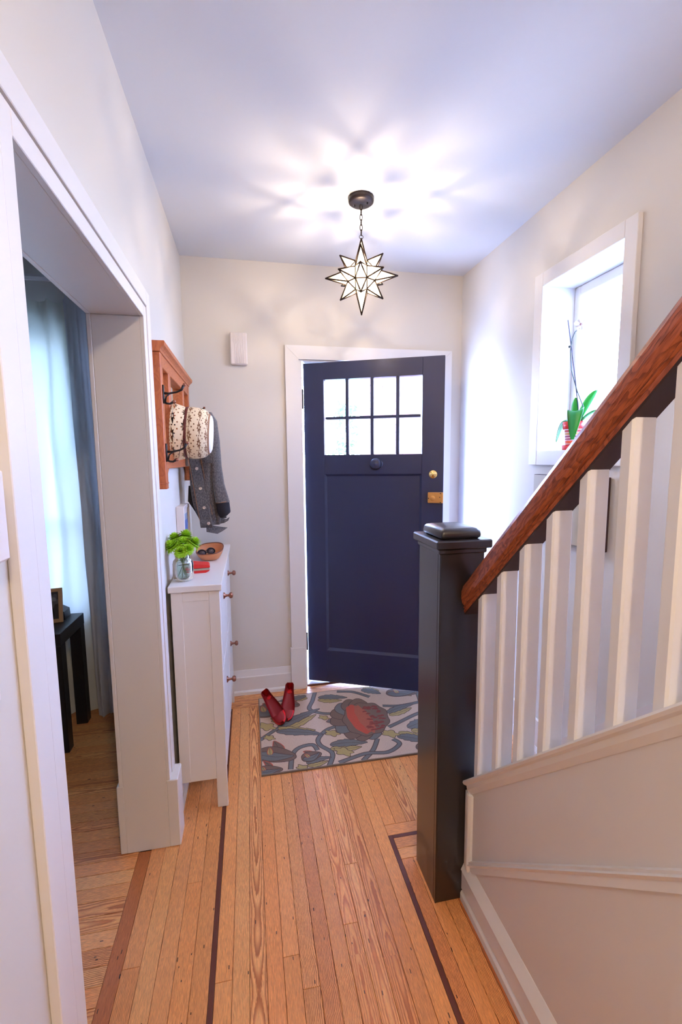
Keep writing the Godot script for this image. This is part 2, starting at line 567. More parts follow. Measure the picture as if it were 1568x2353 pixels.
# ---------------------------------------------------------------- materials
func materials() -> void:
	M.wall = mat(rgb8(220, 216, 209), 0.75)
	M.ceiling = mat(rgb8(226, 230, 236), 0.85)
	M.trim = mat(rgb8(232, 231, 231), 0.38)
	M.groove = mat(rgb8(150, 140, 138), 0.6)
	M.pine = []
	var pine := pine_atlas()
	for c in [Color(1, 1, 1), Color(1.0, 0.96, 0.92), Color(0.96, 0.93, 0.89), Color(1.0, 0.98, 0.96)]:
		M.pine.append(mat(c, 0.42, {"albedo_texture": pine, "clearcoat_enabled": true, "clearcoat": 0.12, "clearcoat_roughness": 0.22}))
	M.pine_border = mat(Color(0.80, 0.66, 0.60), 0.36, {"albedo_texture": pine})
	M.walnut = mat(rgb8(98, 48, 36), 0.4)
	M.subfloor = mat(rgb8(60, 36, 24), 0.9)
	var oak := oak_tex(Color(0.68, 0.36, 0.22), Color(0.38, 0.16, 0.09))
	M.rail = mat(Color(1, 1, 1), 0.34, {"albedo_texture": oak, "uv1_scale": Vector3(4, 1, 1)})
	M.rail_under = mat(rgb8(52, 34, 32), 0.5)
	M.rack = mat(Color(1.0, 0.93, 0.85), 0.42, {"albedo_texture": oak_tex(Color(0.74, 0.44, 0.26), Color(0.62, 0.33, 0.18), 21), "uv1_scale": Vector3(4, 1, 1)})
	M.navy = mat(rgb8(42, 48, 80), 0.36)
	M.newel = mat(rgb8(30, 24, 23), 0.32, {"clearcoat_enabled": true, "clearcoat": 0.5, "clearcoat_roughness": 0.2})
	M.brass = mat(rgb8(236, 200, 130), 0.2, {"metallic": 1.0})
	M.brass_dull = mat(rgb8(214, 158, 92), 0.42, {"metallic": 0.8})
	M.iron = mat(rgb8(38, 36, 42), 0.4, {"metallic": 0.5})
	M.bronze = mat(rgb8(50, 42, 44), 0.42, {"metallic": 0.6})
	M.lead = mat(rgb8(44, 24, 14), 0.6, {"metallic": 0.5})
	M.glass = mat(Color(1, 1, 1, 0.06), 0.03, {"transparency": BaseMaterial3D.TRANSPARENCY_ALPHA})
	M.star_pane = mat(Color(1, 0.97, 0.9, 0.55), 0.2, {"transparency": BaseMaterial3D.TRANSPARENCY_ALPHA, "emission_enabled": true, "emission": Color(1.0, 0.92, 0.78), "emission_energy_multiplier": 0.9})
	M.bulb = mat(Color(1, 1, 1), 0.4, {"emission_enabled": true, "emission": Color(1.0, 0.95, 0.86), "emission_energy_multiplier": 9.0})
	M.shade = mat(Color(1, 1, 1), 0.4, {"emission_enabled": true, "emission": Color(1.0, 0.9, 0.76), "emission_energy_multiplier": 1.6})
	M.mirror = mat(rgb8(225, 228, 226), 0.03, {"metallic": 1.0})
	M.black = mat(rgb8(24, 24, 28), 0.4)
	M.curtain = mat(rgb8(226, 226, 218), 0.85, {"backlight_enabled": true, "backlight": Color(0.46, 0.49, 0.46)})
	M.curtain_lined = mat(rgb8(216, 218, 224), 0.85, {"backlight_enabled": true, "backlight": Color(0.46, 0.47, 0.50)})
	M.white_plastic = mat(rgb8(232, 226, 226), 0.4)
	M.copper = mat(rgb8(140, 92, 76), 0.3, {"metallic": 0.8})
	M.red_shoe = mat(rgb8(222, 30, 42), 0.3)
	M.red = mat(rgb8(214, 36, 34), 0.4)

# ---------------------------------------------------------------- main
func _ready() -> void:
	rng.seed = 11
	# camera: 16 mm lens on a full 24 x 36 frame held upright
	var cam := Camera3D.new()
	cam.name = "camera"
	cam.fov = 96.5416
	cam.near = 0.02
	cam.transform = Transform3D(Basis(Vector3(0.980295, -0.009753, 0.197297), Vector3(0.032122, 0.993357, -0.110500), Vector3(-0.194909, 0.114660, 0.974096)), Vector3(0, 1.5, 0))
	add_child(cam)
	cam.current = true
	# sky and exposure
	var env := Environment.new()
	env.background_mode = Environment.BG_SKY
	var sky := Sky.new()
	var sm := ProceduralSkyMaterial.new()
	sm.sky_top_color = Color(0.62, 0.73, 1.0)
	sm.sky_horizon_color = Color(0.76, 0.84, 1.0)
	sm.ground_bottom_color = Color(0.55, 0.56, 0.58)
	sm.ground_horizon_color = Color(0.70, 0.75, 0.86)
	sm.energy_multiplier = 50.0
	sky.sky_material = sm
	env.sky = sky
	env.tonemap_mode = Environment.TONE_MAPPER_LINEAR
	env.tonemap_exposure = 1.1
	env.ambient_light_source = Environment.AMBIENT_SOURCE_DISABLED
	env.sdfgi_enabled = true
	env.ssao_enabled = true
	env.ssil_enabled = true
	var we := WorldEnvironment.new()
	we.name = "environment"
	we.environment = env
	add_child(we)

	materials()
	shell()
	floor_boards()
	stairs()
	front_door()
	star_lamp(Vector3(0.532, 2.325, -2.13))
	hall_lamp(Vector3(0.34, HC, 0.75))
	shoe_cabinet()
	coat_rack()
	rug()
	dining_room()
	on_cabinet()
	hanging()
	shoes()
	window_plant()
	wall_things()
	outside()

# ---------------------------------------------------------------- shell
func shell() -> void:
	var c := G.new()
	c.box(Vector3(-3.6, HC, -3.12), Vector3(WR + 0.3, HC + 0.2, 3.2))
	structure(put("ceiling", c, M.ceiling), "smooth white ceiling of the hall around the star lamp", "ceiling")
	# partition with the cased opening
	var w := G.new()
	w.box(Vector3(-0.505, 0, ZB), Vector3(WL, HC, -1.735))
	w.box(Vector3(-0.505, 0, -0.830), Vector3(WL, HC, 3.0))
	w.box(Vector3(-0.505, 2.001, -1.735), Vector3(WL, HC, -0.830))
	structure(put("wall_left", w, M.wall), "cream hall wall with the wide opening to the next room", "wall")
	var b := G.new()
	b.box(Vector3(-3.6, 0, -3.12), Vector3(-1.76, HC, ZB))
	b.box(Vector3(-1.76, 0, -3.12), Vector3(-0.965, 0.62, ZB))
	b.box(Vector3(-1.76, 2.24, -3.12), Vector3(-0.965, HC, ZB))
	b.box(Vector3(-0.965, 0, -3.12), Vector3(0.318, HC, ZB))
	b.box(Vector3(0.318, 2.107, -3.12), Vector3(1.234, HC, ZB))
	b.box(Vector3(1.234, 0, -3.12), Vector3(WR + 0.3, HC, ZB))
	structure(put("wall_back", b, M.wall), "cream end wall around the navy front door", "wall")
	var r := G.new()
	r.box(Vector3(WR, 0, ZB), Vector3(WR + 0.3, HC, -2.012))
	r.box(Vector3(WR, 0, -1.52), Vector3(WR + 0.3, HC, -1.18))
	r.box(Vector3(WR, 0, -0.90), Vector3(WR + 0.3, HC, 3.0))
	r.box(Vector3(WR, 0, -1.18), Vector3(WR + 0.3, 1.53, -0.90))
	r.box(Vector3(WR, 2.30, -1.18), Vector3(WR + 0.3, HC, -0.90))
	r.box(Vector3(WR, 0, -2.012), Vector3(WR + 0.3, 1.524, -1.52))
	r.box(Vector3(WR, 2.30, -2.012), Vector3(WR + 0.3, HC, -1.52))
	structure(put("wall_right", r, M.wall), "cream wall beside the stairs with a small square window", "wall")
	var f := G.new()
	f.box(Vector3(-3.6, 0, 3.0), Vector3(WR + 0.3, HC, 3.2))
	structure(put("wall_front", f, M.wall), "plain cream wall closing the hall behind the viewer", "wall")
	var o := G.new()
	o.box(Vector3(-3.8, 0, -3.12), Vector3(-3.6, HC, 3.2))
	structure(put("wall_dining", o, M.wall), "far side wall of the room beyond the opening", "wall")

	# casing of the opening: jamb boards, two-step casing, plinth blocks
	var t := thing("trim_1", "white two-step casing and deep jamb of the opening to the next room", "door casing", Vector3.ZERO, "", "structure")
	var j := G.new()
	j.box(Vector3(-0.505, 0, -1.7345), Vector3(-0.349, 1.993, -1.7275), 0.002)
	j.box(Vector3(-0.505, 0, -0.838), Vector3(-0.349, 1.993, -0.8305), 0.002)
	put("jamb", j, M.trim, t)
	solid("head_jamb", Vector3(-0.505, 1.9935, -1.7345), Vector3(-0.349, 2.0005, -0.8305), M.trim, t, 0.002)
	var xs := [[-0.350, -0.336, 0.0, 0.042], [-0.350, -0.346, 0.042, 0.047], [-0.350, -0.333, 0.047, 0.102]]
	for s in xs:
		var m: Material = M.trim if s[1] > -0.34 else M.groove
		var name_ := "casing_bead" if s[2] == 0.0 else "casing_groove" if m == M.groove else "casing_board"
		var g := G.new()
		g.box(Vector3(s[0], 0.28, -1.727 - s[3]), Vector3(s[1], 1.993 + s[3], -1.727 - s[2]), 0.0015)
		g.box(Vector3(s[0], 0, -0.838 + s[2]), Vector3(s[1], 1.993 + s[3], -0.838 + s[3]), 0.0015)
		g.box(Vector3(s[0], 1.993 + s[2], -1.727 - s[2]), Vector3(s[1], 1.993 + s[3], -0.838 + s[2]), 0.0015)
		put(name_, g, m, t)
		var g2 := G.new()
		g2.box(Vector3(-0.855 - s[1], 0.28, -1.727 - s[3]), Vector3(-0.855 - s[0], 1.993 + s[3], -1.727 - s[2]), 0.0015)
		g2.box(Vector3(-0.855 - s[1], 0, -0.838 + s[2]), Vector3(-0.855 - s[0], 1.993 + s[3], -0.838 + s[3]), 0.0015)
		g2.box(Vector3(-0.855 - s[1], 1.993 + s[2], -1.727 - s[2]), Vector3(-0.855 - s[0], 1.993 + s[3], -0.838 + s[2]), 0.0015)
		put(name_, g2, m, t)
	solid("plinth_block", Vector3(-0.350, 0, -1.827), Vector3(-0.308, 0.2795, -1.7272), M.trim, t, 0.003)
	solid("plinth_block", Vector3(-0.529, 0, -1.827), Vector3(-0.503, 0.2795, -1.7272), M.trim, t, 0.003)

	# baseboards with cap and shoe, swept along the walls
	var prof := [Vector2(0, 0), Vector2(0.028, 0), Vector2(0.027, 0.018), Vector2(0.020, 0.026), Vector2(0.016, 0.027), Vector2(0.016, 0.112), Vector2(0.013, 0.118), Vector2(0.004, 0.157), Vector2(0, 0.157)]
	var bb := G.new()
	bb.extrude(prof, Vector3(WL, 0, ZB), Vector3(0.236, 0, ZB), Vector3(0, 0, 1), Vector3.UP)
	bb.extrude(prof, Vector3(1.317, 0, ZB), Vector3(WR, 0, ZB), Vector3(0, 0, 1), Vector3.UP)
	structure(put("baseboard_back", bb, M.trim), "white moulded baseboard on the end wall left of the door", "baseboard")
	var bl := G.new()
	bl.extrude(prof, Vector3(WL, 0, -1.827), Vector3(WL, 0, ZB), Vector3(1, 0, 0), Vector3.UP)
	bl.extrude(prof, Vector3(WL, 0, 3.0), Vector3(WL, 0, -0.737), Vector3(1, 0, 0), Vector3.UP)
	structure(put("baseboard_left", bl, M.trim), "white moulded baseboard behind the white shoe cabinet", "baseboard")
	var k := 1.818
	var br := G.new()
	var zk := (0.187 - k) / S
	br.extrude([Vector2(ZB, 0.0), Vector2(ZB, 0.187), Vector2(zk, 0.187), Vector2(0.6, k + S * 0.6), Vector2(0.6, 0.0)], Vector3(WR, 0, 0), Vector3(WR - 0.014, 0, 0), Vector3(0, 0, 1), Vector3.UP)
	br.extrude([Vector2(0, 0), Vector2(0.028, 0), Vector2(0.026, 0.03), Vector2(0.016, 0.05), Vector2(0, 0.05)], Vector3(WR, 0, ZB), Vector3(WR, 0, -1.5), Vector3(-1, 0, 0), Vector3.UP)
	structure(put("baseboard_right", br, M.trim), "white baseboard rising as a skirt along the stairs", "baseboard")

	# front door casing
	var d := thing("trim_2", "white mitred casing around the front doorway with plinth blocks", "door casing", Vector3.ZERO, "", "structure")
	var left := G.new()
	left.extrude([Vector2(0.236, 0.283), Vector2(0.318, 0.283), Vector2(0.318, 2.107), Vector2(0.236, 2.189)], Vector3(0, 0, ZB), Vector3(0, 0, ZB + 0.02), Vector3.RIGHT, Vector3.UP)
	put("side_casing", left, M.trim, d)
	var right := G.new()
	right.extrude([Vector2(1.234, 0.283), Vector2(1.317, 0.283), Vector2(1.317, 2.189), Vector2(1.234, 2.107)], Vector3(0, 0, ZB), Vector3(0, 0, ZB + 0.02), Vector3.RIGHT, Vector3.UP)
	put("side_casing", right, M.trim, d)
	var head := G.new()
	head.extrude([Vector2(0.237, 2.189), Vector2(0.3185, 2.1075), Vector2(1.2335, 2.1075), Vector2(1.316, 2.189)], Vector3(0, 0, ZB), Vector3(0, 0, ZB + 0.02), Vector3.RIGHT, Vector3.UP)
	put("head_casing", head, M.trim, d)
	solid("plinth_block", Vector3(0.229, 0, ZB), Vector3(0.324, 0.2825, ZB + 0.026), M.trim, d, 0.002)
	solid("plinth_block", Vector3(1.228, 0, ZB), Vector3(1.323, 0.2825, ZB + 0.026), M.trim, d, 0.002)
	solid("jamb", Vector3(0.318, 0, -3.12), Vector3(0.3365, 2.10, ZB + 0.004), M.trim, d, 0.001)
	solid("jamb", Vector3(1.2155, 0, -3.12), Vector3(1.234, 2.10, ZB + 0.004), M.trim, d, 0.001)
	solid("head_jamb", Vector3(0.318, 2.10, -3.12), Vector3(1.234, 2.107, ZB + 0.004), M.trim, d, 0.001)
	solid("threshold", Vector3(0.337, -0.01, -3.14), Vector3(1.215, 0.008, -2.885), M.walnut, d, 0.004)

	# small window in the right wall
	var n := thing("window_1", "small deep-set white window above the stair rail with bright glass", "window", Vector3.ZERO, "", "structure")
	var z0 := -2.003
	var z1 := -1.528
	var y0 := 1.531
	var y1 := 2.292
	for e in [[z0 - 0.062, y0 - 0.068, z0, y1 + 0.062, "side_casing"], [z1, y0 - 0.068, z1 + 0.059, y1 + 0.062, "side_casing"], [z0, y1, z1, y1 + 0.062, "head_casing"], [z0, y0 - 0.068, z1, y0, "apron"]]:
		solid(e[4], Vector3(WR - 0.021, e[1], e[0]), Vector3(WR, e[3], e[2]), M.trim, n, 0.002)
	# reveal boards with an inner stop
	solid("reveal", Vector3(WR - 0.012, y0 - 0.007, z0 - 0.009), Vector3(WR + 0.29, y1, z0), M.trim, n, 0.001)
	solid("reveal", Vector3(WR - 0.012, y0 - 0.007, z1), Vector3(WR + 0.29, y1, z1 + 0.008), M.trim, n, 0.001)
	solid("reveal", Vector3(WR - 0.012, y1, z0 - 0.009), Vector3(WR + 0.29, y1 + 0.008, z1 + 0.008), M.trim, n, 0.001)
	solid("sill", Vector3(WR - 0.012, y0 - 0.007, z0), Vector3(WR + 0.29, y0, z1), M.trim, n, 0.001)
	var sx := WR + 0.15
	var sash := G.new()
	sash.box(Vector3(sx, y0, z0), Vector3(sx + 0.035, y1, z0 + 0.04), 0.004)
	sash.box(Vector3(sx, y0, z1 - 0.04), Vector3(sx + 0.035, y1, z1), 0.004)
	sash.box(Vector3(sx, y1 - 0.045, z0 + 0.04), Vector3(sx + 0.035, y1, z1 - 0.04), 0.004)
	sash.box(Vector3(sx, y0, z0 + 0.04), Vector3(sx + 0.035, y0 + 0.05, z1 - 0.04), 0.004)
	put("sash", sash, M.trim, n)
	solid("pane", Vector3(sx + 0.014, y0 + 0.045, z0 + 0.035), Vector3(sx + 0.018, y1 - 0.04, z1 - 0.035), M.glass, n, 0.0)

	# window of the next room, behind its curtain
	var q := thing("window_2", "tall double-hung window glowing behind the sheer curtain", "window", Vector3.ZERO, "", "structure")
	var fr := G.new()
	for e in [[-1.76, 0.62, -1.70, 2.24], [-1.025, 0.62, -0.965, 2.24], [-1.70, 0.62, -1.025, 0.68], [-1.70, 2.18, -1.025, 2.24], [-1.70, 1.14, -1.025, 1.19]]:
		fr.box(Vector3(e[0], e[1], -3.02), Vector3(e[2], e[3], -2.96), 0.004)
	put("sash", fr, M.trim, q)
	solid("pane", Vector3(-1.70, 0.68, -2.992), Vector3(-1.025, 1.14, -2.988), M.glass, q, 0.0)
	solid("pane", Vector3(-1.70, 1.19, -2.992), Vector3(-1.025, 2.18, -2.988), M.glass, q, 0.0)
	solid("sill", Vector3(-1.82, 0.595, -2.94), Vector3(-0.91, 0.62, -2.873), M.trim, q, 0.004)

	var v := thing("window_3", "second small white window just up the stairs from the first", "window", Vector3.ZERO, "", "structure")
	var fv := G.new()
	for e in [[1.53, -1.18, 2.30, -1.14], [1.53, -0.94, 2.30, -0.90], [1.53, -1.14, 1.58, -0.94], [2.25, -1.14, 2.30, -0.94]]:
		fv.box(Vector3(WR + 0.15, e[0], e[1]), Vector3(WR + 0.19, e[2], e[3]), 0.004)
	put("sash", fv, M.trim, v)
	solid("pane", Vector3(WR + 0.164, 1.57, -1.15), Vector3(WR + 0.168, 2.26, -0.93), M.glass, v, 0.0)
	for e in [[-1.242, 1.463, -1.18, 2.354], [-0.90, 1.463, -0.841, 2.354], [-1.18, 2.292, -0.90, 2.354], [-1.18, 1.463, -0.90, 1.531]]:
		solid("casing", Vector3(WR - 0.021, e[1], e[0]), Vector3(WR, e[3], e[2]), M.trim, v, 0.002)

# ---------------------------------------------------------------- floor
func plank(parent: Node, x0: float, x1: float, z0: float, z1: float, along_z: bool, m: Material, kind := -1) -> void:
	var g := G.new()
	var k := rng.randi_range(0, 15) if kind < 0 else kind
	var off := rng.randf()
	var gap := 0.0005
	var ch := 0.0009
	var lo := Vector2(x0 + gap, z0 + gap)
	var hi := Vector2(x1 - gap, z1 - gap)
	var uv := func(p: Vector3) -> Vector2:
		var across := (p.x - x0) / (x1 - x0) if along_z else (p.z - z0) / (z1 - z0)
		var along := p.z if along_z else p.x
		return Vector2((k + clampf(across, 0.03, 0.97)) / 16.0, along / 1.4 + off)
	var top := [Vector3(lo.x + ch, 0, lo.y + ch), Vector3(hi.x - ch, 0, lo.y + ch), Vector3(hi.x - ch, 0, hi.y - ch), Vector3(lo.x + ch, 0, hi.y - ch)]
	var mid := [Vector3(lo.x, -ch, lo.y), Vector3(hi.x, -ch, lo.y), Vector3(hi.x, -ch, hi.y), Vector3(lo.x, -ch, hi.y)]
	var low := []
	for p in mid:
		low.append(p - Vector3(0, 0.011, 0))
	g.quad(top[0], top[1], top[2], top[3], uv.call(top[0]), uv.call(top[1]), uv.call(top[2]), uv.call(top[3]))
	for i in 4:
		var j := (i + 1) % 4
		g.quad(top[j], top[i], mid[i], mid[j], uv.call(top[j]), uv.call(top[i]), uv.call(mid[i]), uv.call(mid[j]))
		g.quad(mid[j], mid[i], low[i], low[j], uv.call(mid[j]), uv.call(mid[i]), uv.call(mid[i]), uv.call(mid[j]))
	put("plank", g, m, parent)

func run_of_planks(parent: Node, a0: float, a1: float, e0: float, e1: float, along_z: bool, ms: Array, shortest := 0.5, longest := 1.5, kind := -1) -> void:
	# boards end to end between e0 and e1
	var at := e0
	while at < e1 - 0.02:
		var to := at + rng.randf_range(shortest, longest)
		if e1 - to < shortest * 0.5:
			to = e1
		to = minf(to, e1)
		var m: Material = ms[rng.randi_range(0, ms.size() - 1)]
		if along_z:
			plank(parent, a0, a1, at, to, true, m, kind)
		else:
			plank(parent, at, to, a0, a1, false, m, kind)
		at = to

func floor_boards() -> void:
	var f := thing("floor", "orange pine strip floor with thin dark inlay lines in the hall", "floor", Vector3.ZERO, "", "structure")
	solid("subfloor", Vector3(-3.6, -0.2, -3.12), Vector3(WR + 0.3, -0.0121, 3.2), M.subfloor, f, 0.0)
	var kinds := [4, 6, 8, 0, 3, 11, 14, 1, 10, 15, 2, 12, 7, 9, 5, 13, 8, 6, 14]
	# threshold board and boards left of the left inlay
	run_of_planks(f, -0.463, -0.418, -1.727, -0.838, true, [M.pine_border], 2, 3, 6)
	for i in 5:
		var w := (0.418 - 0.160) / 5
		run_of_planks(f, -0.418 + w * i, -0.418 + w * (i + 1), -2.70, 0.7, true, M.pine, 0.9, 2.6, kinds[i])
	solid("inlay_strip", Vector3(-0.1597, -0.012, -2.70), Vector3(-0.1443, 0.0, 0.7), M.walnut, f, 0.0004)
	for i in 13:
		var w2 := (0.500 + 0.144) / 13
		run_of_planks(f, -0.144 + w2 * i, -0.144 + w2 * (i + 1), -2.70, 0.7, true, M.pine, 0.9, 2.6, kinds[i + 5])
	# right inlay turns the corner before the newel
	solid("inlay_strip", Vector3(0.5003, -0.012, -1.602), Vector3(0.5167, 0.0, 0.7), M.walnut, f, 0.0004)
	solid("inlay_strip", Vector3(0.517, -0.012, -1.602), Vector3(WR, 0.0, -1.586), M.walnut, f, 0.0004)
	run_of_planks(f, -1.655, -1.602, 0.5, WR, false, M.pine, 1, 2, 4)
	run_of_planks(f, -1.586, -1.536, 0.517, WR, false, M.pine, 1, 2, 12)
	run_of_planks(f, -1.536, -1.488, 0.517, WR, false, M.pine, 1, 2, 3)
	for i in 4:
		run_of_planks(f, 0.517 + 0.046 * i, 0.517 + 0.046 * (i + 1), -1.488, 0.7, true, [M.pine[1], M.pine_border], 0.8, 1.7)
	for i in 18:
		var w3 := (WR - 0.5) / 18
		run_of_planks(f, 0.5 + w3 * i, 0.5 + w3 * (i + 1), -2.70, -1.655, true, M.pine, 0.8, 1.7)
	for i in 3:
		run_of_planks(f, ZB + 0.059 * i, ZB + 0.059 * (i + 1), WL, WR, false, M.pine, 0.7, 1.4)
	# boards of the next room run the other way
	for i in 40:
		var z := ZB + 0.0555 * i
		var edge := -0.463 if z + 0.0555 > -1.727 and z < -0.838 else -0.505
		run_of_planks(f, z, z + 0.0555, -2.1, edge, false, [M.pine[0], M.pine[2], M.pine[1], M.pine[2]], 0.6, 1.6)

# ---------------------------------------------------------------- stairs
func stairs() -> void:
	# closed stringer wall
	var zt := 0.5
	var w := G.new()
	w.extrude([Vector2(-1.297, 0), Vector2(-1.297, KCAP - 0.02 + S * -1.297), Vector2(zt, KCAP - 0.02 + S * zt), Vector2(zt, 0)], Vector3(0.682, 0, 0), Vector3(0.74, 0, 0), Vector3(0, 0, 1), Vector3.UP)
	structure(put("wall_stair", w, mat(rgb8(224, 218, 214), 0.5)), "white panelled wall below the sloping balustrade", "wall")
	var cap := G.new()
	cap.extrude([Vector2(0.655, -0.014), Vector2(0.651, -0.006), Vector2(0.653, 0.0), Vector2(0.75, 0.0), Vector2(0.75, -0.055), Vector2(0.679, -0.055), Vector2(0.668, -0.036), Vector2(0.665, -0.02)], Vector3(0, KCAP + S * -1.276, -1.276), Vector3(0, KCAP + S * zt, zt), Vector3.RIGHT, Vector3.UP)
	structure(put("trim_3", cap, M.trim), "white sloping cap rail that the balusters stand on", "trim")
	var pm := thing("trim_4", "white raised panel moulding on the wall below the balusters", "trim", Vector3.ZERO, "", "structure")
	var bead := [Vector2(0.683, 0.0), Vector2(0.671, 0.003), Vector2(0.673, 0.010), Vector2(0.668, 0.014), Vector2(0.672, 0.020), Vector2(0.676, 0.024), Vector2(0.676, 0.046), Vector2(0.683, 0.048)]
	var sl := G.new()
	var flip := []
	for p in bead:
		flip.append(Vector2(p.x, 1.340 - p.y))
	sl.extrude(flip, Vector3(0, S * -1.27, -1.27), Vector3(0, S * zt, zt), Vector3.RIGHT, Vector3.UP)
	put("sloping_bead", sl, M.trim, pm)
	var ve := G.new()
	var vp := []
	for p in [Vector2(0.683, 0.0), Vector2(0.672, 0.002), Vector2(0.672, 0.016), Vector2(0.669, 0.019), Vector2(0.672, 0.024), Vector2(0.668, 0.029), Vector2(0.674, 0.036), Vector2(0.683, 0.038)]:
		vp.append(Vector2(p.x, -1.296 + p.y))
	ve.extrude(vp, Vector3(0, 0.13, 0), Vector3(0, 0.405, 0), Vector3.RIGHT, Vector3(0, 0, 1))
	put("upright_bead", ve, M.trim, pm)
	var bs := G.new()
	bs.extrude([Vector2(0, 0), Vector2(0.021, 0), Vector2(0.021, 0.024), Vector2(0.017, 0.032), Vector2(0.012, 0.034), Vector2(0.017, 0.040), Vector2(0.017, 0.108), Vector2(0.0205, 0.112), Vector2(0.002, 0.151), Vector2(0, 0.151)], Vector3(0.683, 0, -1.297), Vector3(0.683, 0, zt), Vector3(-1, 0, 0), Vector3.UP)
	structure(put("baseboard_stair", bs, M.trim), "white stepped baseboard along the floor below the stairs", "baseboard")

	# treads and risers
	var st := thing("staircase", "straight wooden staircase rising beside the right wall behind the balusters", "staircase")
	for i in 10:
		var z := -1.48 + 0.2054 * i
		var y := 0.19 * (i + 1)
		solid("riser", Vector3(0.741, y - 0.19, z), Vector3(WR - 0.015, y - 0.025, z + 0.018), M.trim, st, 0.001)
		var g := G.new()
		g.box(Vector3(0.741, y - 0.025, z - 0.022), Vector3(WR - 0.015, y, z + 0.2054), 0.006, Transform3D(), 0, 1.0)
		put("tread", g, M.rack, st)

	# newel post
	var n := thing("newel_post", "square near-black newel post with a stepped cap at the stair foot", "newel post", Vector3(0.646, 0, -1.386))
	var hx := 0.0745
	var hz := 0.0875
	solid("shaft", Vector3(-hx + 0.002, 0, -hz), Vector3(hx, 1.225, hz - 0.0005), M.newel, n, 0.002)
	solid("face_board", Vector3(-hx, 0, -hz), Vector3(-hx + 0.004, 1.205, hz - 0.017), M.newel, n, 0.0012)
	solid("face_board", Vector3(-hx, 0, hz - 0.0160), Vector3(-hx + 0.004, 1.205, hz), M.newel, n, 0.0012)
	var cove := G.new()
	cove.box(Vector3(-hx - 0.006, 1.204, -hz - 0.006), Vector3(hx + 0.006, 1.222, hz + 0.006), 0.004)
	put("cap_moulding", cove, M.newel, n)
	solid("cap_plate", Vector3(-hx - 0.018, 1.221, -hz - 0.018), Vector3(hx + 0.018, 1.248, hz + 0.018), M.newel, n, 0.004)
	var rings := []
	for q in [[0.0, 0.006], [0.005, 0.0], [0.012, -0.001], [0.024, 0.001], [0.031, 0.007], [0.034, 0.016]]:
		var ring := []
		var ex: float = hx - 0.008 - q[1]
		var ez: float = hz - 0.008 - q[1]
		for c in [[1, 1], [-1, 1], [-1, -1], [1, -1]]:
			for a in 4:
				var ang := atan2(c[1], c[0]) - PI / 4 + PI / 2 * a / 3.0
				ring.append(Vector3(c[0] * (ex - 0.008) + cos(ang) * 0.008, 1.248 + q[0], c[1] * (ez - 0.008) + sin(ang) * 0.008))
		rings.append(ring)
	var tp := G.new(true)
	tp.loft(rings, true, 1.0, false, true)
	put("cap_top", tp, M.newel, n)

	# handrail
	var h := thing("handrail", "reddish brown oak stair handrail with worn grain and dark underside", "handrail")
	var z0 := -1.2985
	var z1 := 0.45
	var rp := [Vector2(0.657, 0.0), Vector2(0.653, 0.008), Vector2(0.657, 0.013), Vector2(0.652, 0.018), Vector2(0.655, 0.024), Vector2(0.648, 0.032), Vector2(0.644, 0.05), Vector2(0.6445, 0.072), Vector2(0.650, 0.088), Vector2(0.661, 0.099), Vector2(0.676, 0.104),
		Vector2(0.690, 0.104), Vector2(0.705, 0.099), Vector2(0.716, 0.088), Vector2(0.7215, 0.072), Vector2(0.722, 0.05), Vector2(0.718, 0.032), Vector2(0.711, 0.024), Vector2(0.714, 0.018), Vector2(0.709, 0.0)]
	var rg := G.new()
	rg.extrude(rp, Vector3(0, KRAIL + S * z0, z0), Vector3(0, KRAIL + S * z1, z1), Vector3.RIGHT, Vector3.UP, 1.0)
	put("rail", rg, M.rail, h)
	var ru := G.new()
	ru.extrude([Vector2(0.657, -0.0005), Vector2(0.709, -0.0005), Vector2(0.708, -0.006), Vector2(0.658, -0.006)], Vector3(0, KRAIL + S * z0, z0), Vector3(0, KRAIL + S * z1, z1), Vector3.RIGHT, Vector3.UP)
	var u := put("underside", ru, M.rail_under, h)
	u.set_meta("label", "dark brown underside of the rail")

	# balusters
	var bal := G.new()
	var ring0 := []
	var ring1 := []
	var c := 0.004
	for p in [[0, c], [c, 0], [0.05 - c, 0], [0.05, c], [0.05, 0.028 - c], [0.05 - c, 0.028], [c, 0.028], [0, 0.028 - c]]:
		ring0.append(Vector3(p[0], S * p[1], p[1]))
		ring1.append(Vector3(p[0], S * p[1] + KRAIL - 0.006 - KCAP, p[1]))
	bal.loft([ring0, ring1], true, 1.0, true, true)
	var words := ["first", "second", "third", "fourth", "fifth", "sixth", "seventh", "eighth"]
	var first: Node3D
	for i in 8:
		var z := -1.222 + 0.1006 * i
		var o: Node3D
		var lab: String = "white square baluster, %s up the stair counting from the newel post" % words[i]
		if i == 0:
			o = put("baluster", bal, M.trim)
			tag(o, lab, "baluster", "balusters under the handrail")
			first = o
		else:
			o = copy(first, lab)
		o.position = Vector3(0.660, KCAP + S * z, z)

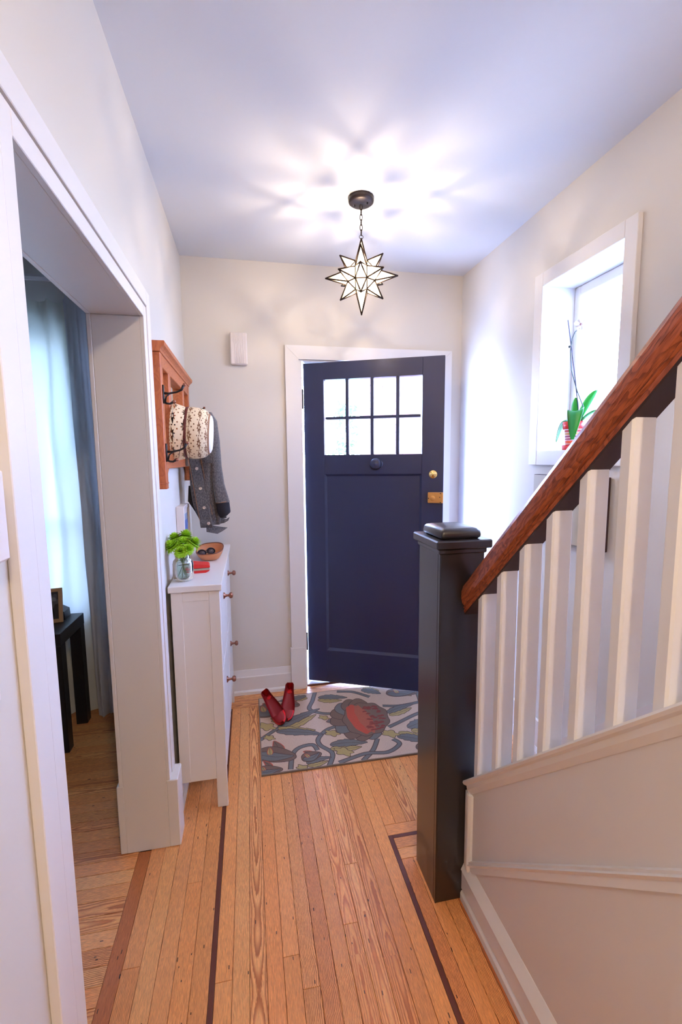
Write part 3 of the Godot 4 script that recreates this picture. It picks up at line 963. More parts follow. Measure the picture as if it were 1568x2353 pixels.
# ---------------------------------------------------------------- front door
func front_door() -> void:
	var d := thing("door_1", "navy blue front door with eight small panes, standing ajar", "door", Vector3(0.352, 0, -2.925), "", "structure")
	d.rotation_degrees.y = -24.82
	var W := 0.867
	var T := -0.044
	var m: Material = M.navy
	solid("stile", Vector3(0, 0.021, T), Vector3(0.131, 2.095, 0), m, d, 0.002)
	solid("stile", Vector3(0.738, 0.021, T), Vector3(W, 2.095, 0), m, d, 0.002)
	solid("top_rail", Vector3(0.131, 1.991, T), Vector3(0.738, 2.095, -0.0003), m, d, 0.001)
	solid("lock_rail", Vector3(0.131, 1.407, T), Vector3(0.738, 1.528, -0.0003), m, d, 0.001)
	solid("bottom_rail", Vector3(0.131, 0.021, T), Vector3(0.738, 0.243, -0.0003), m, d, 0.001)
	solid("panel", Vector3(0.131, 0.243, -0.03), Vector3(0.738, 1.407, -0.014), m, d, 0.0)
	# sloping bead round the sunk panel
	var bd := G.new()
	var o := [Vector3(0.131, 0.243, -0.001), Vector3(0.738, 0.243, -0.001), Vector3(0.738, 1.407, -0.001), Vector3(0.131, 1.407, -0.001)]
	var ii := [Vector3(0.143, 0.257, -0.0135), Vector3(0.726, 0.257, -0.0135), Vector3(0.726, 1.395, -0.0135), Vector3(0.143, 1.395, -0.0135)]
	for k in 4:
		var l := (k + 1) % 4
		bd.quad(o[k], ii[k], ii[l], o[l])
	put("panel_bead", bd, m, d)
	var xs := [0.131, 0.2785, 0.4345, 0.591, 0.738]
	for k in 3:
		var x: float = xs[k + 1]
		solid("muntin", Vector3(x - 0.010, 1.528, T + 0.004), Vector3(x + 0.010, 1.991, -0.003), m, d, 0.003)
	for k in 4:
		solid("muntin", Vector3(xs[k] + 0.009, 1.747, T + 0.004), Vector3(xs[k + 1] - 0.009, 1.764, -0.003), m, d, 0.003)
		for r in 2:
			solid("pane", Vector3(xs[k] + (0.0 if k == 0 else 0.009), 1.528 if r == 0 else 1.763, -0.024), Vector3(xs[k + 1] - (0.0 if k == 3 else 0.009), 1.748 if r == 0 else 1.991, -0.021), M.glass, d, 0.0)
	# bell turned dark, brass cylinder, brass night latch, hinges
	var bell := G.new(true)
	bell.lathe([Vector2(0.0, 0.036), Vector2(0.004, 0.037), Vector2(0.007, 0.034), Vector2(0.016, 0.033), Vector2(0.024, 0.031), Vector2(0.031, 0.026), Vector2(0.0345, 0.018), Vector2(0.0345, 0.010), Vector2(0.036, 0.006), Vector2(0.036, 0.0)], 28, Transform3D(Basis(Vector3.RIGHT, PI / 2), Vector3(0.460, 1.470, 0.002)))
	var bp := put("door_bell", bell, m, d)
	bp.set_meta("label", "round dark painted twist bell")
	var plate := G.new(true)
	plate.lathe([Vector2(0.0, 0.006), Vector2(0.030, 0.006), Vector2(0.034, 0.0)], 24, Transform3D(Basis(Vector3.RIGHT, PI / 2), Vector3(0.462, 1.470, 0.0)), Vector2(1.22, 0.9))
	put("bell_plate", plate, m, d)
	var cyl := G.new(true)
	cyl.lathe([Vector2(0.0, 0.0085), Vector2(0.012, 0.008), Vector2(0.013, 0.0065), Vector2(0.020, 0.006), Vector2(0.024, 0.004), Vector2(0.0255, 0.0)], 28, Transform3D(Basis(Vector3.RIGHT, PI / 2), Vector3(0.806, 1.405, 0.0)))
	put("lock_cover", cyl, M.brass, d).set_meta("label", "round polished brass lock cover")
	var lk := G.new()
	lk.box(Vector3(0.777, 1.233, 0.0), Vector3(0.868, 1.297, 0.020), 0.003)
	lk.box(Vector3(0.787, 1.240, 0.019), Vector3(0.867, 1.283, 0.0222), 0.001)
	var la := put("night_latch", lk, M.brass_dull, d)
	la.set_meta("label", "brass night latch box at the door edge")
	var kn := G.new(true)
	kn.lathe([Vector2(0.0, 0.0025), Vector2(0.013, 0.002), Vector2(0.016, 0.0)], 20, Transform3D(Basis(Vector3.RIGHT, PI / 2), Vector3(0.806, 1.262, 0.022)))
	put("latch_knob", kn, M.brass_dull, la)
	var sc := G.new(true)
	for p in [Vector2(0.848, 1.269), Vector2(0.852, 1.291), Vector2(0.852, 1.238), Vector2(0.782, 1.262)]:
		sc.lathe([Vector2(0.0, 0.003), Vector2(0.003, 0.002), Vector2(0.0034, 0.0)], 10, Transform3D(Basis(Vector3.RIGHT, PI / 2), Vector3(p.x, p.y, 0.0205)))
	put("screw", sc, M.iron, la)
	for y in [[1.818, 1.94], [0.235, 0.355]]:
		var hg := G.new(true)
		hg.tube([Vector3(-0.006, y[0], 0.004), Vector3(-0.006, y[1], 0.004)], [0.0065], 10)
		put("hinge", hg, M.iron, d)

# ---------------------------------------------------------------- lamps
func star_lamp(at: Vector3) -> void:
	var s := thing("star_pendant_lamp", "glowing many-pointed glass star pendant lamp on a short chain", "pendant lamp", at)
	var can := G.new(true)
	var top := HC - at.y
	can.lathe([Vector2(0.0, top - 0.028), Vector2(0.010, top - 0.028), Vector2(0.048, top - 0.026), Vector2(0.056, top - 0.020), Vector2(0.058, top - 0.012), Vector2(0.056, top)], 36)
	put("canopy", can, M.bronze, s)
	for a in [0.6, 3.6]:
		var sc := G.new(true)
		sc.tube([Vector3(cos(a) * 0.03, top - 0.026, sin(a) * 0.03), Vector3(cos(a) * 0.03, top - 0.035, sin(a) * 0.03)], [0.0035], 8)
		put("canopy_screw", sc, M.iron, s)
	# chain
	var y := top - 0.034
	var k := 0
	while y > 0.185:
		var g := G.new(true)
		var pts := []
		for i in 13:
			var a := TAU * i / 12
			var p := Vector3(cos(a) * 0.006, sin(a) * 0.014, 0)
			if k % 2:
				p = Vector3(0, p.y, p.x)
			pts.append(p + Vector3(0, y - 0.006, 0))
		g.tube(pts, [0.0015], 6, false)
		put("chain_link", g, M.lead, s)
		y -= 0.0215
		k += 1
	var ringp := []
	for i in 17:
		var a := TAU * i / 16
		ringp.append(Vector3(cos(a) * 0.0085, 0.172 + sin(a) * 0.0085, 0))
	var rg := G.new(true)
	rg.tube(ringp, [0.0013], 6, false)
	put("hanging_ring", rg, M.lead, s)
	# the star
	var a := 0.050
	var q := 1.0 + sqrt(2.0)
	var turn := Basis(Vector3.UP, deg_to_rad(-15.5))
	var verts := []
	for sx in [-1, 1]:
		for sy in [-1, 1]:
			for sz in [-1, 1]:
				verts.append(Vector3(sx * q, sy, sz) * a / 2)
				verts.append(Vector3(sx, sy * q, sz) * a / 2)
				verts.append(Vector3(sx, sy, sz * q) * a / 2)
	var dirs := []
	for x in [-1, 0, 1]:
		for y2 in [-1, 0, 1]:
			for z in [-1, 0, 1]:
				if absi(x) + absi(y2) + absi(z) > 0:
					dirs.append(Vector3(x, y2, z))
	var edges := {}
	var bars := []
	for d in dirs:
		var n: int = int(absf(d.x) + absf(d.y) + absf(d.z))
		var dn: Vector3 = d.normalized()
		var need := 3 if n == 3 else 4
		var order := range(verts.size())
		order.sort_custom(func(i, j): return verts[i].dot(dn) > verts[j].dot(dn))
		var ids := order.slice(0, need)
		var u := dn.cross(Vector3(0.3, 0.5, 0.81)).normalized()
		var w := dn.cross(u)
		ids.sort_custom(func(i, j): return atan2(verts[i].dot(w), verts[i].dot(u)) < atan2(verts[j].dot(w), verts[j].dot(u)))
		for i in need:
			var e0: int = mini(ids[i], ids[(i + 1) % need])
			var e1: int = maxi(ids[i], ids[(i + 1) % need])
			if not edges.has(Vector2i(e0, e1)):
				edges[Vector2i(e0, e1)] = true
				bars.append([turn * verts[e0], turn * verts[e1]])
		if n == 3:
			var g3 := G.new()
			g3.tri(turn * verts[ids[0]], turn * verts[ids[2]], turn * verts[ids[1]])
			put("pane", g3, M.star_pane, s)
			continue
		var reach := 0.165 if n == 1 else 0.138
		var tip: Vector3 = turn * (dn * reach)
		for i in 4:
			var va: Vector3 = turn * verts[ids[i]]
			var vb: Vector3 = turn * verts[ids[(i + 1) % 4]]
			bars.append([va, tip])
			var g := G.new()
			g.tri(tip, vb, va)
			put("pane", g, M.star_pane, s)
	var fr := G.new(true)
	for b in bars:
		fr.tube([b[0], b[1]], [0.0032], 6)
	for d in dirs:
		var n2: int = int(absf(d.x) + absf(d.y) + absf(d.z))
		if n2 < 3:
			var tip2: Vector3 = turn * (d.normalized() * (0.165 if n2 == 1 else 0.138))
			fr.tube([tip2 * 0.94, tip2 * 1.01], [0.003, 0.0036], 6)
	put("star_frame", fr, M.lead, s)
	var bulb := G.new(true)
	bulb.lathe([Vector2(0.0, -0.026), Vector2(0.012, -0.023), Vector2(0.019, -0.014), Vector2(0.021, -0.003), Vector2(0.017, 0.012), Vector2(0.011, 0.024), Vector2(0.010, 0.034), Vector2(0.0, 0.036)], 16)
	put("bulb", bulb, M.bulb, s)
	var l := OmniLight3D.new()
	l.name = "star_bulb_light"
	l.light_color = Color(1.0, 0.90, 0.76)
	l.light_energy = 0.72
	l.light_size = 0.01
	l.omni_range = 8.0
	l.omni_attenuation = 2.0
	l.shadow_enabled = true
	s.add_child(l)

func hall_lamp(at: Vector3) -> void:
	var s := thing("ceiling_lamp", "round flush ceiling lamp with a milky glass bowl behind the viewer", "ceiling lamp", at)
	var base := G.new(true)
	base.lathe([Vector2(0.0, 0.0), Vector2(0.10, 0.0), Vector2(0.10, -0.02), Vector2(0.07, -0.03)], 32)
	put("base", base, M.bronze, s)
	var bowl := G.new(true)
	bowl.lathe([Vector2(0.07, -0.03), Vector2(0.085, -0.05), Vector2(0.08, -0.075), Vector2(0.055, -0.095), Vector2(0.02, -0.104), Vector2(0.0, -0.105)], 32)
	put("glass_bowl", bowl, M.shade, s)
	var l := OmniLight3D.new()
	l.name = "hall_lamp_light"
	l.position = Vector3(0, -0.13, 0)
	l.light_color = Color(1.0, 0.88, 0.74)
	l.light_energy = 1.8
	l.light_size = 0.06
	l.omni_range = 8.0
	l.omni_attenuation = 2.0
	l.shadow_enabled = true
	s.add_child(l)

# ---------------------------------------------------------------- shoe cabinet
func shoe_cabinet() -> void:
	var c := thing("shoe_cabinet", "narrow white shoe cabinet with bronze knobs against the left wall", "shoe cabinet", Vector3(-0.34, 0, -1.9))
	# local x from the wall outwards, z away from the viewer is negative
	var D := 0.205
	var L := -0.895
	solid("top", Vector3(0.004, 0.970, L - 0.012), Vector3(D + 0.010, 0.996, 0.012), M.trim, c, 0.002)
	for e in [0.0, L]:
		var g := G.new()
		var s := -1.0 if e == 0.0 else 1.0
		g.box(Vector3(D - 0.044, 0, e), Vector3(D, 0.9695, e + s * 0.024), 0.0015)
		g.box(Vector3(0.012, 0.133, e), Vector3(0.056, 0.9695, e + s * 0.022), 0.0015)
		g.box(Vector3(0.012, 0.133, e + s * 0.0025), Vector3(D - 0.044, 0.9695, e + s * 0.018), 0.001)
		g.box(Vector3(0.056, 0.928, e), Vector3(D - 0.044, 0.9695, e + s * 0.02), 0.0015)
		put("side_panel", g, M.trim, c)
	solid("bottom_rail", Vector3(D - 0.03, 0.133, L + 0.02), Vector3(D - 0.004, 0.165, -0.022), M.trim, c, 0.001)
	solid("bottom_board", Vector3(0.012, 0.134, L + 0.02), Vector3(D - 0.032, 0.150, -0.022), M.trim, c, 0.001)
	solid("top_rail", Vector3(D - 0.03, 0.955, L + 0.02), Vector3(D - 0.004, 0.9695, -0.022), M.trim, c, 0.001)
	solid("middle_stile", Vector3(D - 0.03, 0.165, L / 2 - 0.012), Vector3(D - 0.004, 0.955, L / 2 + 0.012), M.trim, c, 0.001)
	solid("back_panel", Vector3(0.0125, 0.134, L + 0.02), Vector3(0.018, 0.9695, -0.022), M.trim, c, 0.0)
	for row in [[0.170, 0.610, 0.468], [0.616, 0.951, 0.876]]:
		for col in [[L + 0.028, L / 2 - 0.015], [L / 2 + 0.015, -0.028]]:
			var f := solid("compartment_front", Vector3(D - 0.022, row[0], col[0]), Vector3(D + 0.001, row[1], col[1]), M.trim, c, 0.003)
			var kz: float = (col[0] + col[1]) / 2
			var kn := G.new(true)
			kn.lathe([Vector2(0.0155, 0.0), Vector2(0.0145, 0.004), Vector2(0.007, 0.009), Vector2(0.005, 0.019), Vector2(0.0065, 0.024), Vector2(0.0125, 0.027), Vector2(0.0145, 0.033), Vector2(0.012, 0.040), Vector2(0.006, 0.043), Vector2(0.0, 0.0435)], 18, Transform3D(Basis(Vector3(0, 0, 1), -PI / 2), Vector3(D + 0.001, row[2], kz)))
			put("knob", kn, M.copper, f)

# ---------------------------------------------------------------- coat rack
func coat_rack() -> void:
	var r := thing("coat_rack", "brown wooden wall coat rack with mirror and black double hooks", "coat rack", Vector3(WL, 0, 0))
	var X := 0.039
	var m: Material = M.rack
	solid("stile", Vector3(0.001, 1.392, -1.895), Vector3(X, 1.905, -1.852), m, r, 0.002)
	solid("stile", Vector3(0.001, 1.392, -2.690), Vector3(X, 1.905, -2.647), m, r, 0.002)
	solid("inner_stile", Vector3(0.008, 1.525, -2.080), Vector3(X - 0.001, 1.862, -2.030), m, r, 0.002)
	solid("inner_stile", Vector3(0.008, 1.525, -2.490), Vector3(X - 0.001, 1.862, -2.440), m, r, 0.002)
	solid("top_rail", Vector3(0.004, 1.855, -2.647), Vector3(X - 0.001, 1.905, -1.895), m, r, 0.002, 2)
	solid("bottom_rail", Vector3(0.004, 1.470, -2.647), Vector3(X - 0.001, 1.530, -1.895), m, r, 0.002, 2)
	for s in [[-1.895, -1.0], [-2.647, 1.0]]:
		var g := G.new()
		var pts := [Vector2(s[0], 1.470)]
		for i in 7:
			var t := i / 6.0
			pts.append(Vector2(s[0] + s[1] * (0.038 * (1.0 - sin(t * PI / 2)) + 0.004), 1.470 - 0.034 * t))
		pts.append(Vector2(s[0] + s[1] * 0.003, 1.400))
		pts.append(Vector2(s[0], 1.396))
		g.extrude(pts, Vector3(0.010, 0, 0), Vector3(X - 0.002, 0, 0), Vector3(0, 0, 1), Vector3.UP)
		put("bracket", g, m, r)
	for z in [[-1.899, -1.848], [-2.694, -2.643]]:
		solid("foot_bead", Vector3(0.001, 1.412, z[0]), Vector3(X + 0.002, 1.418, z[1]), m, r, 0.002)
	var cr := G.new()
	cr.extrude([Vector2(0.0, 1.905), Vector2(X + 0.002, 1.905), Vector2(X + 0.004, 1.914), Vector2(X + 0.010, 1.921), Vector2(X + 0.018, 1.927), Vector2(X + 0.020, 1.940), Vector2(X + 0.018, 1.943), Vector2(0.0, 1.943)], Vector3(0, 0, -1.842), Vector3(0, 0, -2.702), Vector3.RIGHT, Vector3.UP)
	put("crown", cr, m, r)
	solid("mirror", Vector3(0.010, 1.530, -2.440), Vector3(0.014, 1.855, -2.080), M.mirror, r, 0.0)
	for h in [[1.752, -1.873], [1.532, -1.873], [1.752, -2.668], [1.650, -2.055], [1.700, -2.465]]:
		var k := G.new(true)
		k.box(Vector3(X, h[0] - 0.035, h[1] - 0.010), Vector3(X + 0.005, h[0] + 0.035, h[1] + 0.010), 0.002)
		var y: float = h[0]
		var z: float = h[1]
		k.tube([Vector3(X + 0.003, y + 0.004, z), Vector3(X + 0.020, y + 0.003, z), Vector3(X + 0.050, y + 0.009, z), Vector3(X + 0.068, y + 0.018, z), Vector3(X + 0.076, y + 0.034, z)], [0.005, 0.004, 0.0036, 0.0045, 0.0055], 8)
		k.tube([Vector3(X + 0.004, y - 0.028, z), Vector3(X + 0.012, y - 0.034, z), Vector3(X + 0.024, y - 0.035, z), Vector3(X + 0.036, y - 0.028, z)], [0.005, 0.004, 0.004, 0.005], 8)
		k.tube([Vector3(X + 0.026, y + 0.003, z), Vector3(X + 0.012, y - 0.008, z), Vector3(X + 0.006, y - 0.026, z)], [0.003, 0.0026, 0.004], 8)
		var hk := put("double_hook", k, M.iron, r)
		for p in [Vector3(X + 0.080, y + 0.037, z), Vector3(X + 0.039, y - 0.027, z)]:
			var ball := G.new(true)
			ball.lathe([Vector2(0.0, -0.007), Vector2(0.005, -0.005), Vector2(0.007, 0.0), Vector2(0.005, 0.005), Vector2(0.0, 0.007)], 12, Transform3D(Basis(), p))
			put("hook_knob", ball, M.copper, hk)

# ---------------------------------------------------------------- rug
func rug() -> void:
	var g := G.new()
	var x0 := 0.012
	var x1 := 1.222
	var z0 := -2.774
	var z1 := -2.054
	var nx := 60
	var nz := 36
	var rows := []
	for i in nz + 1:
		var row := []
		for j in nx + 1:
			var u := float(j) / nx
			var v := float(i) / nz
			row.append(Vector3(lerpf(x0, x1, u), 0.0085 + 0.0008 * sin(u * 40.0 + v * 9.0), lerpf(z0, z1, v)))
		rows.append(row)
	for i in nz:
		for j in nx:
			var uv := func(a: int, b: int) -> Vector2: return Vector2(float(a) / nx, float(b) / nz)
			g.quad(rows[i][j], rows[i][j + 1], rows[i + 1][j + 1], rows[i + 1][j], uv.call(j, i), uv.call(j + 1, i), uv.call(j + 1, i + 1), uv.call(j, i + 1))
	var loop := []
	for j in nx:
		loop.append([rows[0][j], Vector2(float(j) / nx, 0)])
	for i in nz:
		loop.append([rows[i][nx], Vector2(1, float(i) / nz)])
	for j in nx:
		loop.append([rows[nz][nx - j], Vector2(1.0 - float(j) / nx, 1)])
	for i in nz:
		loop.append([rows[nz - i][0], Vector2(0, 1.0 - float(i) / nz)])
	for i in loop.size():
		var a: Array = loop[i]
		var b: Array = loop[(i + 1) % loop.size()]
		var la := Vector3(a[0].x, 0.0005, a[0].z)
		var lb := Vector3(b[0].x, 0.0005, b[0].z)
		g.quad(a[0], la, lb, b[0], a[1], a[1], b[1], b[1])
	var m := mat(Color(1, 1, 1), 0.95, {"albedo_texture": rug_tex(), "texture_repeat": false, "rim_enabled": true, "rim": 0.3})
	tag(put("doormat_rug", g, m), "small hooked floral rug in grey, olive and red before the front door", "rug")

# ---------------------------------------------------------------- next room
func dining_room() -> void:
	var sheet := func(x0: float, x1: float, top: float, bottom: float, z: float, folds: float, seed_: int, lean: float) -> G:
		var g := G.new(true)
		var n1 := noise(1.0, seed_, 2)
		var rows := []
		for i in 31:
			var t := i / 30.0
			var row := []
			for j in 121:
				var u := j / 120.0
				var x := lerpf(x0, x1, u) + lean * t * (1.0 - u)
				var a := u * folds * TAU + n1.get_noise_2d(u * 3.0, t * 1.2) * 2.2
				var amp := lerpf(0.012, 0.020, t)
				var y := lerpf(top, bottom, t)
				if i == 0:
					y += 0.022 * pow(maxf(0.0, sin(a)), 8.0)
				row.append(Vector3(x + 0.01 * sin(a * 0.5 + t), y, z + amp * sin(a) + n1.get_noise_2d(u * 6.0, 4.0 + t * 2.0) * 0.012))
			rows.append(row)
		g.loft(rows, false)
		return g
	tag(put("curtain", sheet.call(-1.86, -0.925, 2.36, 0.012, -2.832, 8.0, 3, 0.0), M.curtain), "sheer pale blue curtain hanging bright before the tall window", "curtain")
	tag(put("curtain", sheet.call(-0.945, -0.58, 2.36, 0.006, -2.785, 2.6, 9, 0.02), M.curtain_lined), "grey shaded curtain panel next to the doorway jamb", "curtain")
	var rod := G.new(true)
	rod.tube([Vector3(-1.95, 2.325, -2.862), Vector3(-0.54, 2.325, -2.862)], [0.009], 10)
	tag(put("curtain_rod", rod, M.black), "thin black curtain rod carrying the pale curtains", "curtain rod")
	var rail := G.new()
	rail.extrude([Vector2(0, 0), Vector2(0.012, 0), Vector2(0.018, 0.016), Vector2(0.012, 0.03), Vector2(0, 0.034)], Vector3(-3.6, 2.478, ZB), Vector3(-0.505, 2.478, ZB), Vector3(0, 0, 1), Vector3.UP)
	structure(put("trim_5", rail, M.trim), "white picture rail high on the wall above the curtains", "trim")
	# parsons table
	var t := thing("console_table", "black square-legged console table in front of the curtain", "table", Vector3(-1.36, 0, -2.615))
	solid("table_top", Vector3(-0.40, 0.575, -0.168), Vector3(0.402, 0.640, 0.168), M.black, t, 0.002)
	for sx in [-1.0, 1.0]:
		for sz in [-1.0, 1.0]:
			var cx: float = sx * 0.3715
			var cz: float = sz * 0.137
			solid("leg", Vector3(cx - 0.0295, 0, cz - 0.0295), Vector3(cx + 0.0295, 0.575, cz + 0.0295), M.black, t, 0.002)
	# photo frame leaning on its strut
	var f := thing("photo_frame", "light wooden frame with a black and white portrait on the black table", "picture frame", Vector3(-1.085, 0.640, -2.625))
	f.rotation_degrees = Vector3(-14, 12, 0)
	var wood := mat(rgb8(190, 150, 110), 0.5)
	for e in [[-0.075, 0.0, -0.055, 0.185], [0.055, 0.0, 0.075, 0.185], [-0.055, 0.0, 0.055, 0.020], [-0.055, 0.165, 0.055, 0.185]]:
		solid("frame_bar", Vector3(e[0], e[1], -0.008), Vector3(e[2], e[3], 0.008), wood, f, 0.002)
	var ph := G.new()
	ph.quad(Vector3(-0.055, 0.165, 0.002), Vector3(0.055, 0.165, 0.002), Vector3(0.055, 0.020, 0.002), Vector3(-0.055, 0.020, 0.002), Vector2(0, 0), Vector2(1, 0), Vector2(1, 1), Vector2(0, 1))
	ph.box(Vector3(-0.056, 0.019, -0.007), Vector3(0.056, 0.166, 0.0015))
	put("photograph", ph, mat(Color(1, 1, 1), 0.25, {"albedo_texture": photo_tex(), "texture_repeat": false}), f)
	solid("backing", Vector3(-0.070, 0.005, -0.013), Vector3(0.070, 0.180, -0.0082), M.black, f, 0.001)
	# low dark box behind it
	var b := G.new()
	b.extrude([Vector2(-0.09, 0.0), Vector2(0.065, 0.0), Vector2(0.062, 0.045), Vector2(0.02, 0.068), Vector2(-0.09, 0.068)], Vector3(0, 0, -0.04), Vector3(0, 0, 0.04), Vector3.RIGHT, Vector3.UP)
	b.box(Vector3(-0.09, 0.008, 0.038), Vector3(0.064, 0.012, 0.041))
	var o := put("black_box", b, M.black)
	o.position = Vector3(-1.08, 0.640, -2.715)
	tag(o, "small black slope-topped box behind the photo frame", "box")

# ---------------------------------------------------------------- things on the cabinet
func on_cabinet() -> void:
	var Y := 0.9965
	# jar of flowers
	var at := Vector3(-0.286, Y, -1.992)
	var j := thing("mason_jar", "clear glass jar half filled with water on the white cabinet", "jar", at)
	var gl := mat(Color(0.93, 0.98, 0.97, 0.02), 0.02, {"refraction_enabled": true, "refraction_scale": 0.05})
	var g := G.new(true)
	g.lathe([Vector2(0.0, 0.004), Vector2(0.026, 0.003), Vector2(0.034, 0.002), Vector2(0.040, 0.010), Vector2(0.0425, 0.024), Vector2(0.0425, 0.072), Vector2(0.040, 0.084), Vector2(0.034, 0.092), Vector2(0.031, 0.096), Vector2(0.0315, 0.100), Vector2(0.030, 0.103), Vector2(0.0315, 0.107), Vector2(0.030, 0.112), Vector2(0.031, 0.118),
		Vector2(0.0285, 0.118), Vector2(0.028, 0.096), Vector2(0.031, 0.090), Vector2(0.0375, 0.082), Vector2(0.040, 0.071), Vector2(0.040, 0.024), Vector2(0.037, 0.011), Vector2(0.032, 0.006), Vector2(0.0, 0.007)], 32)
	put("glass", g, gl, j)
	var wt := G.new(true)
	wt.lathe([Vector2(0.0, 0.0075), Vector2(0.0315, 0.0068), Vector2(0.0365, 0.0118), Vector2(0.0395, 0.024), Vector2(0.0395, 0.070), Vector2(0.0, 0.070)], 32)
	put("water", wt, mat(Color(0.93, 0.98, 0.96, 0.02), 0.02, {"refraction_enabled": true, "refraction_scale": 0.033}), j)
	var petal := mat(rgb8(158, 206, 40), 0.6, {"backlight_enabled": true, "backlight": Color(0.4, 0.5, 0.1)})
	var stem := mat(rgb8(58, 98, 52), 0.6)
	var heads := [[-0.034, 0.148, 0.012, 0.043, "leftmost"], [0.010, 0.180, -0.030, 0.040, "rearmost, topmost"], [0.044, 0.154, -0.004, 0.040, "rightmost"], [-0.002, 0.128, 0.030, 0.032, "lowest, foremost"], [0.024, 0.134, 0.024, 0.030, "low right"], [-0.030, 0.174, -0.024, 0.036, "upper left"], [0.006, 0.158, 0.010, 0.036, "middle"]]
	for h in heads:
		var f := thing("chrysanthemum", "lime green chrysanthemum in the glass jar, the %s bloom" % h[4], "flower", at, "green chrysanthemums in the jar")
		var c := Vector3(h[0], h[1], h[2])
		var face := (c - Vector3(0, 0.10, 0)).normalized()
		var fx := face.cross(Vector3(0.1, 0.2, 1)).normalized()
		var fy := fx.cross(face)
		var pg := G.new()
		var R: float = h[3]
		for layer in 6:
			var el := lerpf(-0.25, 1.35, layer / 5.0)
			var n := 30 - layer * 4
			for i in n:
				var a := TAU * i / n + layer * 0.7 + rng.randf_range(-0.08, 0.08)
				var ra := fx * cos(a) + fy * sin(a)
				var dir := ra * cos(el) + face * sin(el)
				var side := face.cross(ra).normalized() * 0.0042
				var len_ := R * rng.randf_range(0.88, 1.08) * lerpf(1.0, 0.72, layer / 5.0)
				var p0 := c + dir * 0.004
				var p1 := c + dir * len_ * 0.6 + face * 0.004
				var p2 := c + dir * len_ + face * lerpf(-0.002, 0.006, layer / 5.0)
				pg.quad(p0 - side * 0.5, p1 - side, p1 + side, p0 + side * 0.5)
				pg.tri(p1 - side, p2, p1 + side)
				pg.quad(p0 - side * 0.5, p1 - side, p1 + face * 0.0016, p0)
				pg.quad(p0, p1 + face * 0.0016, p1 + side, p0 + side * 0.5)
		put("petals", pg, petal, f)
		var sg := G.new(true)
		var foot := Vector3(-h[0] * 0.7 + rng.randf_range(-0.006, 0.006), 0.012, -h[2] * 0.7)
		sg.tube([foot, foot.lerp(c, 0.45) * Vector3(0.6, 1, 0.6), Vector3(c.x * 0.45, 0.108, c.z * 0.45), c - face * 0.002], [0.0019, 0.0019, 0.0018, 0.0022], 7)
		put("stem", sg, stem, f)
	# folded red wallet
	var w := thing("wallet", "red folded wallet with a grey edge lying behind the flower jar", "wallet", Vector3(-0.232, Y, -2.135))
	w.rotation_degrees.y = 6
	var rd := [Vector2(-0.05, 0.0), Vector2(0.022, 0.0), Vector2(0.036, 0.006), Vector2(0.040, 0.011), Vector2(-0.05, 0.011)]
	var lo := G.new()
	lo.extrude(rd, Vector3(0, 0, 0.036), Vector3(0, 0, -0.036), Vector3.RIGHT, Vector3.UP)
	put("lower_flap", lo, M.red, w)
	solid("grey_edge", Vector3(-0.049, 0.0112, -0.034), Vector3(0.0395, 0.0205, 0.0345), mat(rgb8(172, 162, 146), 0.6), w, 0.001)
	solid("dark_line", Vector3(-0.048, 0.0206, -0.033), Vector3(0.0385, 0.0226, 0.0335), mat(rgb8(50, 38, 36), 0.6), w, 0.0004)
	var up := G.new()
	up.extrude([Vector2(-0.05, 0.0227), Vector2(0.041, 0.0227), Vector2(0.0415, 0.029), Vector2(0.036, 0.034), Vector2(-0.05, 0.046)], Vector3(0, 0, 0.036), Vector3(0, 0, -0.036), Vector3.RIGHT, Vector3.UP)
	put("upper_flap", up, M.red, w)
	# wooden bowl
	var bo := thing("wooden_bowl", "tan oval wooden bowl holding sunglasses at the cabinet's far end", "bowl", Vector3(-0.210, Y, -2.41))
	var rings_out := []
	var shape := func(t: float, s: float, y: float) -> Array:
		var ring := []
		for i in 48:
			var a := -TAU * i / 48
			var ca := cos(a)
			var sa := sin(a)
			var e := 0.72
			var x := signf(ca) * pow(absf(ca), e) * 0.068 * s
			var z := signf(sa) * pow(absf(sa), e) * 0.095 * s
			var lift: float = -0.013 * sa * t + 0.004 * ca * t
			ring.append(Vector3(x, y + lift, z))
		return ring
	for q in [[0.0, 0.0, 0.0], [0.0, 0.55, 0.0], [0.1, 0.68, 0.006], [0.5, 0.88, 0.028], [0.9, 0.99, 0.046], [1.0, 1.0, 0.051], [1.0, 0.955, 0.051], [0.8, 0.90, 0.040], [0.4, 0.76, 0.020], [0.1, 0.55, 0.008], [0.0, 0.0, 0.006]]:
		rings_out.append(shape.call(q[0], q[1], q[2]))
	var bg := G.new(true)
	bg.loft(rings_out)
	put("shell", bg, mat(rgb8(206, 134, 86), 0.45), bo)
	var rim := []
	for p in shape.call(1.0, 0.98, 0.0525):
		rim.append(p)
	rim.append(rim[0])
	var rg := G.new(true)
	rg.tube(rim, [0.0028], 6, false)
	put("rim", rg, mat(rgb8(112, 62, 40), 0.5), bo)
	# sunglasses in it
	var sg := thing("sunglasses", "dark sunglasses folded inside the tan wooden bowl", "sunglasses", Vector3(-0.226, Y + 0.040, -2.385))
	sg.rotation_degrees = Vector3(-38, 24, 6)
	var lens := mat(rgb8(46, 34, 44), 0.08, {"metallic": 0.2})
